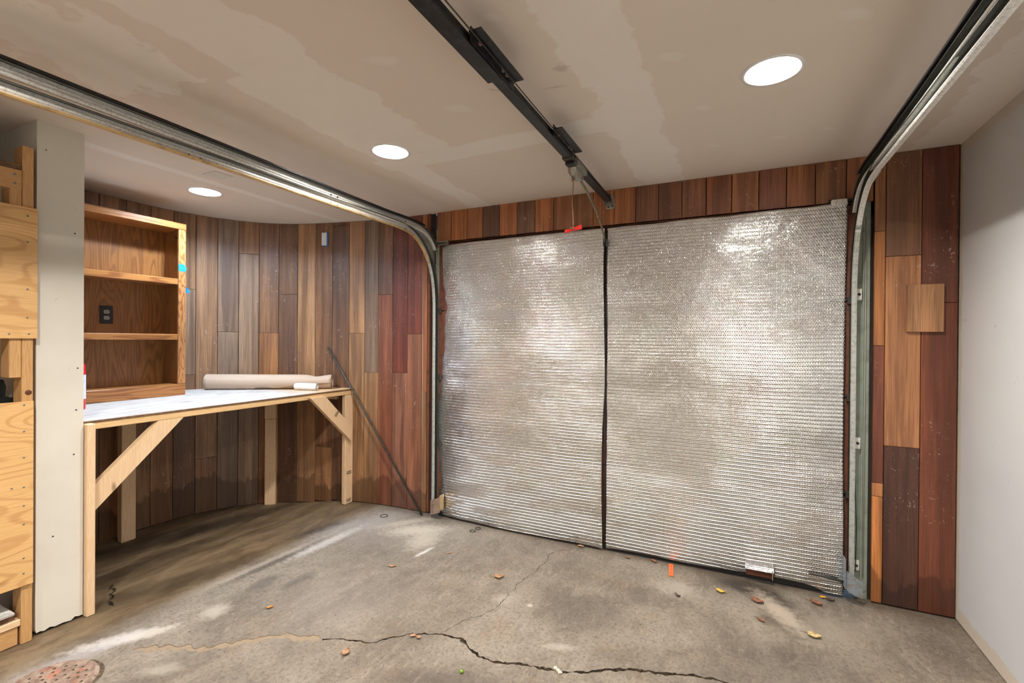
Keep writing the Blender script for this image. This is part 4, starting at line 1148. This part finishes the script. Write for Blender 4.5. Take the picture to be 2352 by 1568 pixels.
leaf(-1.70, 2.62, .040, .010, .7, TAN, 'thin tan leaf scrap below the pair of rubber rings', .003, False)
leaf(-.28, 2.74, .040, .014, -.6, DB, 'thin black brown leaf below the orange plastic strip', .010)
# orange strip with holes
os_ = thing('orange_clip', (-.350, 3.034, 0), 'small bright orange plastic strip with round holes near the door', 'clip')
bm = bmesh.new(); V = []
prism('strip', [(-.352, 2.955), (-.328, 2.962), (-.345, 3.105), (-.352, 3.115), (-.368, 3.112), (-.372, 3.098)], 'z', .002, .006, M_orange, os_)
for k in range(3):
    u = .2+.3*k; xx, yy = -.340-.018*u, 2.96+.15*u
    tube('ring_rim', [(xx+.007*math.cos(a*math.pi/5), yy+.010*math.sin(a*math.pi/5), .0065) for a in range(10)], .0014, plain('dark_orange_rim', (.5, .06, .01), .5), os_, 5, closed=True)
tag(lathe('green_bead', [(.0001, 0), (.006, .001), (.009, .006), (.007, .012), (.0001, .015)], (-1.04, 1.706, .0), M_peagreen, None, 14), 'tiny shiny green bead on the floor in front of the crack', 'bead')
for k, (x, y) in enumerate([(-.690, 1.905), (-.675, 1.897), (-.664, 1.889)]):
    bm = bmesh.new(); bmesh.ops.create_icosphere(bm, subdivisions=2, radius=.009)
    for v in bm.verts: v.co *= 1+.45*noise.noise(v.co*130+Vector((k*3, 0, 0))); v.co.z = v.co.z*.5+.004; v.co.x += x; v.co.y += y
    tag(from_bm('mortar_crumb', bm, M_mortar), ['left', 'middle', 'right'][k]+' one of three white mortar crumbs in the wide part of the crack', 'crumb', 'white crumbs in the crack')
# old round drain flush in the slab, lower left
dx, dy = -2.50, .905
dm = Mat('corroded_drain', .8); pn = dm.noise(dm.obj(), 22, 5, .7, .6)
dm.set('Base Color', dm.mix(dm.step(pn, .3, .7), (.13, .07, .045), (.34, .25, .19)))
dc = dm.mix(dm.math('MULTIPLY', dm.step(dm.noise(dm.obj(), 14, 3), .52, .66), .7), dm.mix(dm.step(pn, .3, .7), (.13, .07, .045), (.34, .25, .19)), (.40, .11, .05))
dm.set('Base Color', dc); dm.set('Normal', dm.bump(pn, .7, .01))
dt = thing('floor_drain', (dx, dy, 0), 'corroded round drain cover with rows of small holes in the floor, lower left', 'drain')
lathe('cover', [(.0001, .004), (.125, .004), (.135, .002), (.14, .007), (.150, .007), (.158, .001)], (dx, dy, 0), dm.m, dt, 48)
R = random.Random(5)
for rr, n in ((.03, 5), (.06, 10), (.09, 15), (.115, 19)):
    for k in range(n):
        a = 2*math.pi*k/n+rr*20; x, y = dx+rr*math.cos(a), dy+rr*math.sin(a)
        lathe('hole', [(.0001, .0052), (.0055, .0050), (.006, .004)], (x, y, 0), M_crack, dt, 8)
mk('rim_gap', [q for a in range(17) for q in ((dx+.158*math.cos(.1+a*.11), dy+.158*math.sin(.1+a*.11), .0015), (dx+(.158+.016*math.sin(a*math.pi/16))*math.cos(.1+a*.11), dy+(.158+.016*math.sin(a*math.pi/16))*math.sin(.1+a*.11), .0016))],
   [(2*a, 2*a+1, 2*a+3, 2*a+2) for a in range(16)], M_crack, dt)
